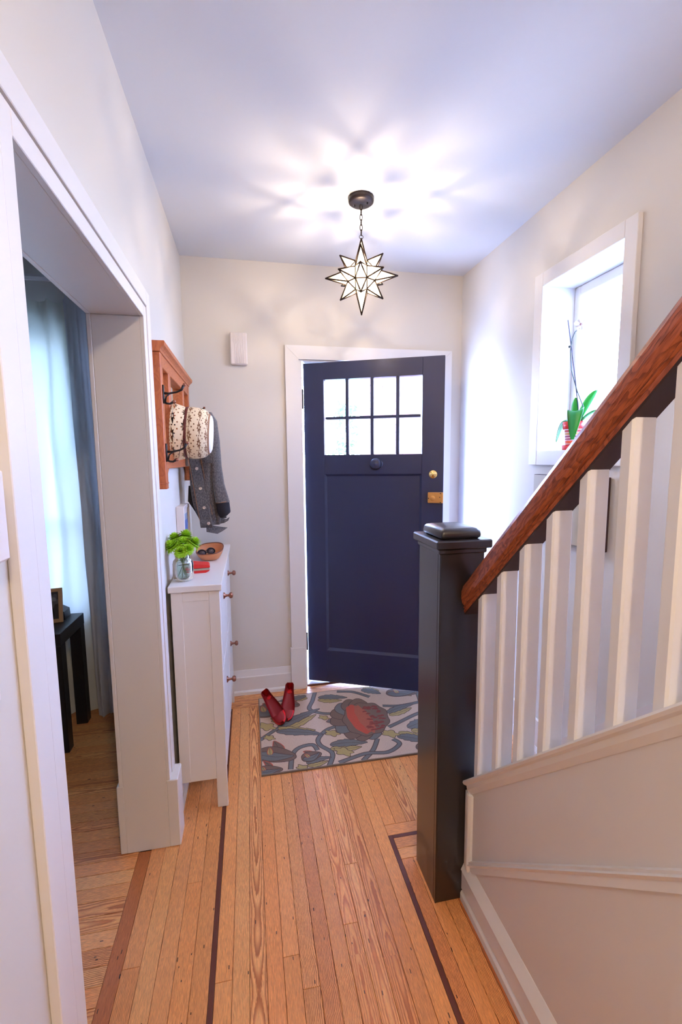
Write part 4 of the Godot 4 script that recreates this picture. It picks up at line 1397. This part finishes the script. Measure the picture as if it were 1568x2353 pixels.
	for s in [-1.0, 1.0]:
		var lg := G.new(true)
		lg.lathe([Vector2(0.0, 0.003), Vector2(0.012, 0.002), Vector2(0.019, 0.0), Vector2(0.012, 0.0005), Vector2(0.0, 0.001)], 20, Transform3D(Basis(Vector3.RIGHT, PI / 2), Vector3(s * 0.024, 0, 0)), Vector2(1.1, 0.95))
		put("lens", lg, lens, sg)
		var fg := G.new(true)
		var loop := []
		for i in 21:
			var a := TAU * i / 20
			loop.append(Vector3(s * 0.024 + cos(a) * 0.0215, sin(a) * 0.0185, 0))
		fg.tube(loop, [0.0022], 6, false)
		put("lens_frame", fg, M.black, sg)
		var tm := G.new(true)
		tm.tube([Vector3(s * 0.045, 0.008, 0), Vector3(s * 0.047, 0.007, -0.008), Vector3(s * 0.02, 0.004, -0.012 - 0.002 * s), Vector3(-s * 0.035, -0.006, -0.012 - 0.002 * s)], [0.0022, 0.0022, 0.002, 0.0026], 6)
		put("temple", tm, M.black, sg)
	var br := G.new(true)
	br.tube([Vector3(-0.005, 0.006, 0), Vector3(0, 0.008, 0.001), Vector3(0.005, 0.006, 0)], [0.002], 6)
	put("bridge", br, M.black, sg)
	# deep white frame with a print, standing against the wall
	var p := thing("framed_print", "deep white frame with a blue and red print standing behind the flowers", "picture frame", Vector3(-0.349, Y, -2.385))
	var H := 0.285
	for e in [[0.0, -0.10, H, -0.085], [0.0, 0.085, H, 0.10], [0.0, -0.085, 0.015, 0.085], [H - 0.015, -0.085, H, 0.085]]:
		solid("frame_bar", Vector3(0, e[0], e[1]), Vector3(0.037, e[2], e[3]), M.white_plastic, p, 0.0015)
	var pr := G.new()
	pr.box(Vector3(0.001, 0.014, -0.086), Vector3(0.031, H - 0.014, 0.086))
	pr.quad(Vector3(0.0315, H - 0.015, 0.085), Vector3(0.0315, H - 0.015, -0.085), Vector3(0.0315, 0.015, -0.085), Vector3(0.0315, 0.015, 0.085), Vector2(0, 0), Vector2(1, 0), Vector2(1, 1), Vector2(0, 1))
	put("print", pr, mat(Color(1, 1, 1), 0.3, {"albedo_texture": print_tex(), "texture_repeat": false}), p)

# ---------------------------------------------------------------- hat and jacket
func hanging() -> void:
	# crochet hat: round an axis pointing out of the wall
	var h := thing("crochet_hat", "cream crochet hat with a dark red band hanging on the coat rack", "hat", Vector3(-0.318, 1.625, -2.10))
	h.rotation_degrees = Vector3(0, 0, -4)
	var to_x := Transform3D(Basis(Vector3(0, 0, 1), -PI / 2) * Basis(Vector3.UP, 0.3), Vector3.ZERO)
	var lace := mat(Color(1, 1, 1), 0.9, {"albedo_texture": lace_tex(), "transparency": BaseMaterial3D.TRANSPARENCY_ALPHA_SCISSOR, "alpha_scissor_threshold": 0.5})
	var piece := func(profile: Array, v0: float, v1: float, us: float, wob: float) -> G:
		var g := G.new(true)
		var n := 64
		var rings := []
		for p in profile:
			var r := []
			for i in n + 1:
				var a := -TAU * i / n
				var k: float = 1.0 + wob * sin(a * 3.0 + 1.0)
				r.append(to_x * Vector3(cos(a) * p.x * k, p.y, sin(a) * p.x * k * 0.92))
			rings.append(r)
		for i in rings.size() - 1:
			var va := lerpf(v0, v1, float(i) / (rings.size() - 1))
			var vb := lerpf(v0, v1, float(i + 1) / (rings.size() - 1))
			for q in n:
				var ua := float(q) / n * us
				var ub := float(q + 1) / n * us
				g.quad(rings[i][q], rings[i][q + 1], rings[i + 1][q + 1], rings[i + 1][q], Vector2(ua, va), Vector2(ub, va), Vector2(ub, vb), Vector2(ua, vb))
		return g
	put("brim", piece.call([Vector2(0.120, 0.004), Vector2(0.123, 0.012), Vector2(0.118, 0.034), Vector2(0.110, 0.058)], 0.0, 0.48, 1.0, 0.02), lace, h)
	put("crown", piece.call([Vector2(0.109, 0.066), Vector2(0.112, 0.08), Vector2(0.110, 0.11), Vector2(0.106, 0.128), Vector2(0.098, 0.145), Vector2(0.084, 0.156)], 0.0, 1.0, 1.0, 0.0), lace, h)
	var band := piece.call([Vector2(0.1085, 0.056), Vector2(0.111, 0.058), Vector2(0.111, 0.066), Vector2(0.1085, 0.069)], 0, 1, 1, 0.0) as G
	put("hat_band", band, mat(rgb8(92, 28, 22), 0.6), h)
	var lining := piece.call([Vector2(0.106, 0.066), Vector2(0.1085, 0.08), Vector2(0.1065, 0.11), Vector2(0.102, 0.128), Vector2(0.0945, 0.145), Vector2(0.086, 0.157), Vector2(0.070, 0.163), Vector2(0.001, 0.167)], 0, 1, 1, 0.0) as G
	put("lining", lining, mat(rgb8(150, 112, 82), 0.9), h)
	var tip := piece.call([Vector2(0.0845, 0.1555), Vector2(0.080, 0.162), Vector2(0.068, 0.167), Vector2(0.001, 0.171)], 0, 1, 1, 0.0) as G
	put("crown_tip", tip, mat(rgb8(238, 236, 234), 0.9), h)
	# ribbon ends
	var cord := G.new(true)
	cord.tube([Vector3(0.06, -0.03, 0.10), Vector3(0.05, -0.06, 0.105), Vector3(0.043, -0.105, 0.10)], [0.0012], 5)
	cord.tube([Vector3(0.062, -0.03, 0.10), Vector3(0.064, -0.07, 0.105), Vector3(0.078, -0.115, 0.085)], [0.0012], 5)
	put("cord", cord, mat(rgb8(70, 26, 22), 0.6), h)

	# denim jacket
	var denim := mat(Color(1, 1, 1), 0.9, {"albedo_texture": noise_tex(0.06, rgb8(46, 45, 49), rgb8(124, 117, 112), 5), "uv1_triplanar": true, "uv1_scale": Vector3(9, 4, 9), "rim_enabled": true, "rim": 0.4})
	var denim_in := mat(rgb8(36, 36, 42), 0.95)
	var seam := mat(rgb8(140, 104, 78), 0.9)
	var j := thing("denim_jacket", "faded grey denim jacket with metal buttons hanging beside the hat", "jacket", Vector3(0, 0, -2.47))
	var tube_of := func(rows: Array, folds: int, amp: float, phase: float) -> G:
		# rows of [y, x left, x right, z centre, half depth]
		var g := G.new(true)
		var rings := []
		for k in rows.size():
			var r: Array = rows[k]
			var ring := []
			for i in 56:
				var a := TAU * i / 56
				var w: float = 1.0 + amp * sin(a * folds + phase + r[0] * 5.0)
				var e := 0.75
				ring.append(Vector3((r[1] + r[2]) / 2 + signf(cos(a)) * pow(absf(cos(a)), e) * (r[2] - r[1]) / 2 * lerpf(1.0, w, 0.35), r[0], r[3] + signf(sin(a)) * pow(absf(sin(a)), e) * r[4] * w))
			rings.append(ring)
		g.loft(rings, true, 1.0, true, false)
		return g
	put("body", tube_of.call([[1.735, -0.230, -0.195, -0.01, 0.02], [1.70, -0.285, -0.165, -0.01, 0.05], [1.60, -0.300, -0.150, -0.01, 0.058], [1.48, -0.298, -0.145, -0.01, 0.06], [1.36, -0.296, -0.148, -0.01, 0.058], [1.27, -0.285, -0.150, -0.01, 0.05], [1.205, -0.262, -0.155, -0.01, 0.04], [1.165, -0.250, -0.160, -0.01, 0.034]], 5, 0.22, 0.0), denim, j)
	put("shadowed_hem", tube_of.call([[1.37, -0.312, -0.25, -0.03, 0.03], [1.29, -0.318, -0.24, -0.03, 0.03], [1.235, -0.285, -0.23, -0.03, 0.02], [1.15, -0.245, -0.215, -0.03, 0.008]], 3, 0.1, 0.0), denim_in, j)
	put("sleeve", tube_of.call([[1.745, -0.200, -0.178, 0.0, 0.016], [1.70, -0.205, -0.152, 0.02, 0.03], [1.60, -0.198, -0.142, 0.03, 0.034], [1.47, -0.192, -0.138, 0.03, 0.036], [1.38, -0.186, -0.128, 0.03, 0.036], [1.32, -0.180, -0.113, 0.03, 0.038], [1.285, -0.176, -0.104, 0.03, 0.040]], 3, 0.10, 1.0), denim, j)
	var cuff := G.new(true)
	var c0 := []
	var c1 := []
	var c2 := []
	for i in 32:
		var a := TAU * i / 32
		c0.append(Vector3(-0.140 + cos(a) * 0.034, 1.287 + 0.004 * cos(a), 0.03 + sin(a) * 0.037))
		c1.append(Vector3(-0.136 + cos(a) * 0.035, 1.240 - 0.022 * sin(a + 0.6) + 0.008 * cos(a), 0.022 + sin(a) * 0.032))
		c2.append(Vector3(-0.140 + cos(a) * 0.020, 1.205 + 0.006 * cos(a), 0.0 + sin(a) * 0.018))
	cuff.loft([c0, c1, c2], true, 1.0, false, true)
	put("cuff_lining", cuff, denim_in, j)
	var ce := G.new(true)
	var cl := []
	for p in c0:
		cl.append(p)
	cl.append(c0[0])
	ce.tube(cl, [0.0028], 6, false)
	put("cuff_seam", ce, seam, j)
	# button placket, a folded strip in front
	var strip := func(a: Vector3, b: Vector3, w0: float, w1: float, t: float) -> G:
		var g := G.new()
		var n := 10
		var rings := []
		for i in n + 1:
			var u := float(i) / n
			var c := a.lerp(b, u) + Vector3(0, 0, 0.008 * sin(u * PI))
			var w := lerpf(w0, w1, u)
			rings.append([c + Vector3(-w / 2, 0, 0), c + Vector3(-w / 2 + 0.003, 0, t), c + Vector3(w / 2 - 0.003, 0, t), c + Vector3(w / 2, 0, 0)])
		g.loft(rings, true, 1.0, true, true)
		return g
	var pa := Vector3(-0.272, 1.535, 0.052)
	var pb := Vector3(-0.222, 1.162, 0.038)
	put("placket", strip.call(pa, pb, 0.052, 0.058, 0.006), denim, j)
	put("placket_seam", strip.call(pa + Vector3(-0.026, 0, 0.001), pb + Vector3(-0.029, 0, 0.001), 0.003, 0.003, 0.0065), seam, j)
	put("front_panel", strip.call(pa + Vector3(0.052, 0, -0.006), pb + Vector3(0.030, 0.03, -0.006), 0.066, 0.030, 0.006), denim, j)
	put("front_seam", strip.call(pa + Vector3(0.032, 0, 0.001), pb + Vector3(0.030, 0.06, 0.001), 0.003, 0.003, 0.003), seam, j)
	put("waistband", strip.call(pa.lerp(pb, 0.90) + Vector3(0.001, 0, 0.003), pb + Vector3(0.0, -0.006, 0.003), 0.062, 0.062, 0.006), denim, j)
	put("pocket_flap", strip.call(Vector3(-0.200, 1.56, 0.056), Vector3(-0.192, 1.487, 0.060), 0.060, 0.046, 0.006), denim, j)
	var metal := mat(rgb8(196, 180, 166), 0.35, {"metallic": 0.7})
	for t in [0.20, 0.47, 0.735, 0.955]:
		var bt := G.new(true)
		bt.lathe([Vector2(0.0, 0.0035), Vector2(0.004, 0.003), Vector2(0.0055, 0.0042), Vector2(0.0078, 0.003), Vector2(0.0085, 0.0)], 16, Transform3D(Basis(Vector3.RIGHT, PI / 2), pa.lerp(pb, t) + Vector3(0.004 if t < 0.9 else 0.012, 0, 0.006 + 0.008 * sin(t * PI) + (0.008 if t > 0.9 else 0.0))))
		put("button", bt, metal, j)
	# pointed hem corners
	for q in [[Vector3(-0.226, 1.172, 0.03), Vector3(-0.226, 1.132, 0.03), Vector3(-0.172, 1.118, 0.02), Vector3(-0.148, 1.128, 0.0), Vector3(-0.122, 1.142, -0.03), Vector3(-0.160, 1.152, 0.0)],
			[Vector3(-0.162, 1.205, 0.0), Vector3(-0.162, 1.168, 0.0), Vector3(-0.136, 1.172, 0.0), Vector3(-0.116, 1.182, -0.012), Vector3(-0.108, 1.200, -0.02), Vector3(-0.128, 1.190, -0.01)]]:
		var g := G.new()
		var front := []
		var back := []
		for p in q:
			front.append(p + Vector3(0, 0, 0.004))
			back.append(p - Vector3(0, 0, 0.004))
		g.loft([front, back], true, 1.0, true, true)
		put("hem_corner", g, denim, j)
	put("side_strip", strip.call(Vector3(-0.134, 1.262, -0.002), Vector3(-0.137, 1.196, -0.006), 0.020, 0.026, 0.006), denim, j)

# ---------------------------------------------------------------- shoes
func pump() -> Node3D:
	# a court shoe with the toe at -z... heel at the origin, toe along +z
	var o := Node3D.new()
	var L := 0.218
	var sole_y := func(s: float) -> float:
		return 0.085 * pow(1.0 - smoothstep(0.0, 0.72, s), 1.15) + 0.004
	var half := func(s: float) -> float:
		return 0.028 + 0.015 * smoothstep(0.1, 0.62, s) - 0.002 if s < 0.62 else 0.041 * sqrt(maxf(0.0, 1.0 - pow((s - 0.62) / 0.385, 2.6)))
	var hgt := func(s: float) -> float:
		return lerpf(0.074, 0.056, smoothstep(0.0, 0.5, s)) if s < 0.6 else lerpf(0.056, 0.018, smoothstep(0.6, 1.0, s))
	var ring := func(s: float, k: float, up: float) -> Array:
		var r := []
		var w: float = half.call(s) * k
		var y0: float = sole_y.call(s) + up
		var hh: float = hgt.call(s)
		var open := 1.5 * (1.0 - smoothstep(0.70, 0.80, s))     # half angle left open at the top
		var back := smoothstep(0.0, 0.07, s)
		for i in 25:
			var a := lerpf(open, TAU - open, i / 24.0)
			var x := sin(a)
			var y := cos(a)
			r.append(Vector3(signf(x) * pow(absf(x), 0.8) * w * lerpf(0.72, 1.0, back), y0 + hh * (0.5 + 0.5 * signf(y) * pow(absf(y), 0.75)), s * L * 0.93 - 0.016 * (1.0 - back) * 0.0))
		return r
	for part in [["upper", 1.0, 0.0], ["lining", 0.92, 0.003]]:
		var g := G.new(true)
		var rings := []
		for i in 27:
			var s := i / 26.0
			rings.append(ring.call(minf(s, 0.995), part[1], part[2]))
		g.loft(rings, false)
		# heel counter closes the back
		var b: Array = rings[0]
		for i in 12:
			g.quad(b[i], b[i + 1], b[23 - i], b[24 - i])
		var m := MeshInstance3D.new()
		m.name = part[0]
		m.mesh = g.done()
		m.material_override = M.red_shoe if part[0] == "upper" else mat(rgb8(140, 14, 22), 0.5)
		o.add_child(m, true)
	var hl := G.new(true)
	hl.tube([Vector3(0, 0.090, 0.018), Vector3(0, 0.060, 0.012), Vector3(0, 0.020, 0.010), Vector3(0, 0.0, 0.010)], [0.019, 0.010, 0.006, 0.006], 12)
	var hm := MeshInstance3D.new()
	hm.name = "heel"
	hm.mesh = hl.done()
	hm.material_override = M.red_shoe
	o.add_child(hm, true)
	var so := G.new()
	var left := []
	var right := []
	for i in 16:
		var s := lerpf(0.5, 0.985, i / 15.0)
		left.append(Vector3(-half.call(s) * 0.8, sole_y.call(s) - 0.004, s * L * 0.93))
		right.append(Vector3(half.call(s) * 0.8, sole_y.call(s) - 0.004, s * L * 0.93))
	for i in 15:
		so.quad(left[i], right[i], right[i + 1], left[i + 1])
		so.quad(left[i] + Vector3(0, 0.004, 0), left[i + 1] + Vector3(0, 0.004, 0), left[i + 1], left[i])
		so.quad(right[i] + Vector3(0, 0.004, 0), right[i], right[i + 1], right[i + 1] + Vector3(0, 0.004, 0))
	var sm := MeshInstance3D.new()
	sm.name = "sole"
	sm.mesh = so.done()
	sm.material_override = mat(rgb8(40, 32, 30), 0.6)
	o.add_child(sm, true)
	return o

func shoes() -> void:
	var a := pump()
	a.name = numbered("red_shoe")
	add_child(a, true)
	tag(a, "red high-heeled pump standing upright on the rug, the taller one", "shoe", "pair of red pumps on the rug")
	a.position = Vector3(0.205, 0.010, -2.672)
	a.rotation_degrees = Vector3(0, -12, 0)
	var b := copy(a, "red high-heeled pump leaning over to the left of the upright one")
	b.position = Vector3(0.118, 0.026, -2.640)
	b.rotation_degrees = Vector3(2, 8, 34)

# ---------------------------------------------------------------- window plant
func window_plant() -> void:
	var at := Vector3(1.462, 1.5315, -1.862)
	var p := thing("plant_pot", "red and white striped plant pot on its saucer on the window sill", "plant pot", at)
	var sc := G.new(true)
	sc.lathe([Vector2(0.0, 0.002), Vector2(0.040, 0.0), Vector2(0.046, 0.002), Vector2(0.048, 0.022), Vector2(0.045, 0.022), Vector2(0.043, 0.006), Vector2(0.0, 0.006)], 32)
	put("saucer", sc, M.red, p)
	var pg := G.new(true)
	var prof := [Vector2(0.032, 0.007), Vector2(0.040, 0.092), Vector2(0.0475, 0.094), Vector2(0.0485, 0.128), Vector2(0.0455, 0.128), Vector2(0.043, 0.110), Vector2(0.0, 0.110)]
	var rings := []
	for q in prof:
		var r := []
		for i in 33:
			var a := -TAU * i / 32
			r.append(Vector3(cos(a) * q.x, q.y, sin(a) * q.x))
		rings.append(r)
	for i in rings.size() - 1:
		var va: float = 1.0 - minf(prof[i].y / 0.128, 1.0)
		var vb: float = 1.0 - minf(prof[i + 1].y / 0.128, 1.0)
		for k in 32:
			pg.quad(rings[i][k], rings[i][k + 1], rings[i + 1][k + 1], rings[i + 1][k], Vector2(0.5, va), Vector2(0.5, va), Vector2(0.5, vb), Vector2(0.5, vb))
	put("pot", pg, mat(Color(1, 1, 1), 0.3, {"albedo_texture": pot_tex(), "texture_repeat": false}), p)
	var o := thing("orchid", "orchid with broad green leaves and one white bloom in the striped pot", "orchid", at)
	var green := mat(rgb8(38, 120, 62), 0.4, {"backlight_enabled": true, "backlight": Color(0.25, 0.6, 0.15)})
	var soil := G.new(true)
	soil.lathe([Vector2(0.0, 0.116), Vector2(0.030, 0.114), Vector2(0.043, 0.111)], 20)
	put("bark", soil, mat(rgb8(70, 46, 34), 0.95), o)
	var leaf := func(a: Vector3, mid: Vector3, tip: Vector3, w: float, side: Vector3) -> void:
		var g := G.new(true)
		var top := []
		var n := 14
		for i in n + 1:
			var t := i / float(n)
			var c := a * (1 - t) * (1 - t) + mid * 2 * t * (1 - t) + tip * t * t
			var d := ((mid - a) * (1 - t) + (tip - mid) * t).normalized()
			var nn := d.cross(side).normalized()
			var ww := w * pow(sin(PI * clampf(t * 0.93 + 0.05, 0, 1)), 0.6)
			var row := []
			for k in 5:
				var q := (k - 2) / 2.0
				row.append(c + side * ww * q + nn * (absf(q) * absf(q) * ww * 0.35))
			for k in 5:
				var q2 := (2 - k) / 2.0
				row.append(c + side * ww * q2 + nn * (q2 * q2 * ww * 0.35 - 0.0018))
			top.append(row)
		g.loft(top, true)
		put("leaf", g, green, o)
	leaf.call(Vector3(0, 0.115, 0.0), Vector3(-0.02, 0.26, 0.045), Vector3(-0.055, 0.045, 0.062), 0.034, Vector3(0.55, 0.1, 0.83).normalized())
	leaf.call(Vector3(0, 0.115, -0.005), Vector3(-0.03, 0.185, -0.06), Vector3(-0.04, 0.04, -0.068), 0.024, Vector3(0.8, 0.0, -0.5).normalized())
	leaf.call(Vector3(0.0, 0.115, 0.0), Vector3(-0.01, 0.2, 0.0), Vector3(0.0, 0.235, 0.002), 0.018, Vector3(0.3, 0.0, 0.95).normalized())
	leaf.call(Vector3(0.01, 0.115, 0.0), Vector3(0.05, 0.25, 0.02), Vector3(0.06, 0.262, 0.055), 0.022, Vector3(0.5, 0.2, 0.8).normalized())
	leaf.call(Vector3(0.01, 0.115, 0.01), Vector3(0.05, 0.20, 0.10), Vector3(0.03, 0.14, 0.16), 0.026, Vector3(0.8, 0.1, -0.4).normalized())
	var stake := G.new(true)
	stake.tube([Vector3(0.004, 0.115, 0.030), Vector3(-0.004, 0.35, -0.010), Vector3(-0.010, 0.590, -0.062)], [0.0022], 7)
	put("stake", stake, mat(rgb8(60, 60, 96), 0.6), o)
	var stem := G.new(true)
	stem.tube([Vector3(0.006, 0.115, 0.034), Vector3(0.010, 0.19, 0.040), Vector3(0.0, 0.26, 0.010), Vector3(-0.008, 0.36, -0.026), Vector3(-0.008, 0.45, -0.038), Vector3(-0.006, 0.50, -0.034), Vector3(-0.004, 0.528, -0.018), Vector3(0.0, 0.536, 0.006)], [0.0026, 0.0026, 0.0024, 0.0022, 0.0022, 0.002, 0.002, 0.0016], 7)
	stem.lathe([Vector2(0, -0.006), Vector2(0.005, -0.002), Vector2(0.005, 0.003), Vector2(0, 0.006)], 8, Transform3D(Basis(), Vector3(-0.010, 0.468, -0.044)))
	put("flower_stem", stem, mat(rgb8(56, 78, 84), 0.5), o)
	var white := mat(rgb8(246, 242, 244), 0.6, {"backlight_enabled": true, "backlight": Color(0.8, 0.8, 0.8)})
	var c := Vector3(0.0, 0.552, 0.014)
	for i in 5:
		var a := TAU * i / 5 + 0.3
		var g := G.new(true)
		var face := Vector3(-0.75, -0.25, 0.6).normalized()
		var fx := face.cross(Vector3.UP).normalized()
		var fy := fx.cross(face)
		var dir := fx * cos(a) + fy * sin(a)
		var side := face.cross(dir).normalized()
		var rows := []
		for k in 8:
			var t := k / 7.0
			var w := 0.016 * sin(PI * clampf(t * 0.9 + 0.08, 0, 1))
			var m := c + dir * 0.034 * t - face * 0.008 * t * t
			rows.append([m - side * w, m + face * 0.003, m + side * w, m - face * 0.001])
		g.loft(rows, true)
		put("petal", g, white, o)
	var lip := G.new(true)
	lip.lathe([Vector2(0, -0.005), Vector2(0.004, -0.002), Vector2(0.005, 0.002), Vector2(0, 0.006)], 10, Transform3D(Basis(), c + Vector3(-0.006, -0.003, 0.004)))
	put("lip", lip, mat(rgb8(150, 110, 110), 0.5), o)

# ---------------------------------------------------------------- on the walls
func wall_things() -> void:
	# door chime
	var c := thing("door_chime", "white plastic ridged door chime high on the wall left of the door", "door chime", Vector3(-0.036, 2.154, ZB))
	solid("cover", Vector3(-0.049, -0.092, 0.0), Vector3(0.049, 0.092, 0.040), M.white_plastic, c, 0.006)
	for k in 6:
		var g := G.new(true)
		var x := -0.030 + k * 0.0085 + (0.012 if k == 5 else 0.0)
		var s := 0.009 if k < 5 else 0.0
		g.tube([Vector3(x, 0.090, 0.0405), Vector3(x, 0.045, 0.0405), Vector3(x + s, 0.025, 0.0405), Vector3(x + s, -0.088, 0.0405)], [0.0014], 5)
		put("ridge", g, M.white_plastic, c)
	# canvas beyond the balusters
	var a := thing("wall_art", "dark-edged painting of a tied sheaf on the wall behind the balusters", "painting", Vector3(WR - 0.001, 1.27, -1.772))
	solid("canvas_edge", Vector3(-0.030, -0.149, -0.227), Vector3(0.0, 0.149, 0.227), mat(rgb8(56, 30, 32), 0.6), a, 0.002)
	var p := G.new()
	p.quad(Vector3(-0.0306, 0.147, -0.225), Vector3(-0.0306, 0.147, 0.225), Vector3(-0.0306, -0.147, 0.225), Vector3(-0.0306, -0.147, -0.225), Vector2(0, 0), Vector2(1, 0), Vector2(1, 1), Vector2(0, 1))
	put("painted_face", p, mat(Color(1, 1, 1), 0.6, {"albedo_texture": art_tex(), "texture_repeat": false}), a)
	# thermostat and box at the frame's edge
	var t := thing("thermostat", "white wall thermostat with a small beige lever on the hall's left edge", "thermostat", Vector3(WL, 1.43, -0.645))
	solid("cover", Vector3(0, -0.062, -0.045), Vector3(0.028, 0.062, 0.045), M.white_plastic, t, 0.004)
	solid("lever", Vector3(0.008, -0.050, -0.056), Vector3(0.016, -0.030, -0.044), mat(rgb8(226, 196, 160), 0.5), t, 0.002)
	var s := thing("switch_plate", "white switch plate below the thermostat at the hall's left edge", "switch plate", Vector3(WL, 1.24, -0.63))
	solid("plate", Vector3(0, -0.062, -0.040), Vector3(0.010, 0.062, 0.040), M.white_plastic, s, 0.003)
	solid("rocker", Vector3(0.009, -0.03, -0.014), Vector3(0.014, 0.03, 0.014), M.white_plastic, s, 0.002)

# ---------------------------------------------------------------- outside
func outside() -> void:
	var g := G.new()
	g.box(Vector3(-30, -0.7, -40), Vector3(30, -0.5, 40))
	structure(put("ground", g, mat(rgb8(150, 150, 140), 0.9)), "pale ground outside the house", "ground")
	solid("porch_floor", Vector3(-0.6, -0.5, -5.2), Vector3(2.6, -0.03, -3.14), mat(rgb8(206, 204, 200), 0.8))
	structure(get_node("porch_floor"), "pale concrete porch floor just outside the front door", "porch floor")
	var uw := G.new()
	uw.box(Vector3(-4.5, HC + 0.2, -3.12), Vector3(3.0, 6.5, -2.9))
	structure(put("wall_upper", uw, mat(rgb8(190, 186, 180), 0.9)), "pale upper outside wall of the house above the entrance", "wall")
	var pr := G.new()
	pr.box(Vector3(0.7, 2.75, -4.9), Vector3(3.0, 2.85, -3.55))
	structure(put("porch_roof", pr, mat(rgb8(186, 184, 182), 0.9)), "small porch roof above the brick wall outside", "roof")
	# brick wall seen through the door panes
	var b := thing("brick_wall", "pale red brick wall outside, seen through the door panes", "brick wall", Vector3(1.15, -0.03, -4.6), "", "structure")
	solid("mortar", Vector3(0, 0, -0.10), Vector3(1.35, 2.75, -0.006), mat(rgb8(120, 112, 106), 0.95), b, 0.0)
	var br := [mat(rgb8(196, 140, 122), 0.9), mat(rgb8(206, 154, 134), 0.9), mat(rgb8(186, 130, 116), 0.9)]
	for row in 35:
		var y := 0.004 + row * 0.0785
		if y < 1.45:
			continue
		var x := -0.11 if row % 2 else 0.0
		while x < 1.34:
			var x0 := maxf(x, 0.0)
			var x1 := minf(x + 0.21, 1.35)
			if x1 - x0 > 0.03:
				solid("brick", Vector3(x0, y, -0.02), Vector3(x1, y + 0.068, rng.randf_range(-0.001, 0.003)), br[rng.randi_range(0, 2)], b, 0.004)
			x += 0.22
	# a climbing shrub beside it
	for q in [[Vector3(0.86, -0.03, -4.35), 2.35, 3, "leafy green shrub outside, seen through the second column of door panes"], [Vector3(2.02, -0.03, -4.42), 2.2, 8, "leafy green shrub outside, seen through the right column of door panes"]]:
		var s := thing("shrub", q[3], "shrub", q[0], "shrubs outside the door")
		var st := G.new(true)
		var lf := G.new()
		rng.seed = q[2]
		for k in 7:
			var pts := []
			var p := Vector3(rng.randf_range(-0.08, 0.08), 0, rng.randf_range(-0.05, 0.05))
			for i in 9:
				pts.append(p)
				p += Vector3(rng.randf_range(-0.05, 0.05), q[1] / 9.0, rng.randf_range(-0.03, 0.03))
			st.tube(pts, [0.008, 0.007, 0.006, 0.005, 0.004], 5)
			for i in 60:
				var t := rng.randf_range(1.0, 7.9)
				var c: Vector3 = pts[int(t)].lerp(pts[int(t) + 1], t - int(t)) + Vector3(rng.randf_range(-0.07, 0.07), rng.randf_range(-0.05, 0.05), rng.randf_range(-0.06, 0.06))
				var u := Vector3(rng.randf_range(-1, 1), rng.randf_range(-1, 1), rng.randf_range(-1, 1)).normalized() * 0.03
				var w := u.cross(Vector3(0.3, 0.2, 1)).normalized() * 0.014
				lf.quad(c - u, c + w, c + u, c - w)
		put("stem", st, mat(rgb8(90, 80, 60), 0.9), s)
		var leaves := put("leaves", lf, mat(rgb8(84, 130, 70), 0.7, {"backlight_enabled": true, "backlight": Color(0.3, 0.5, 0.2)}), s)
		leaves.set_meta("kind", "stuff")
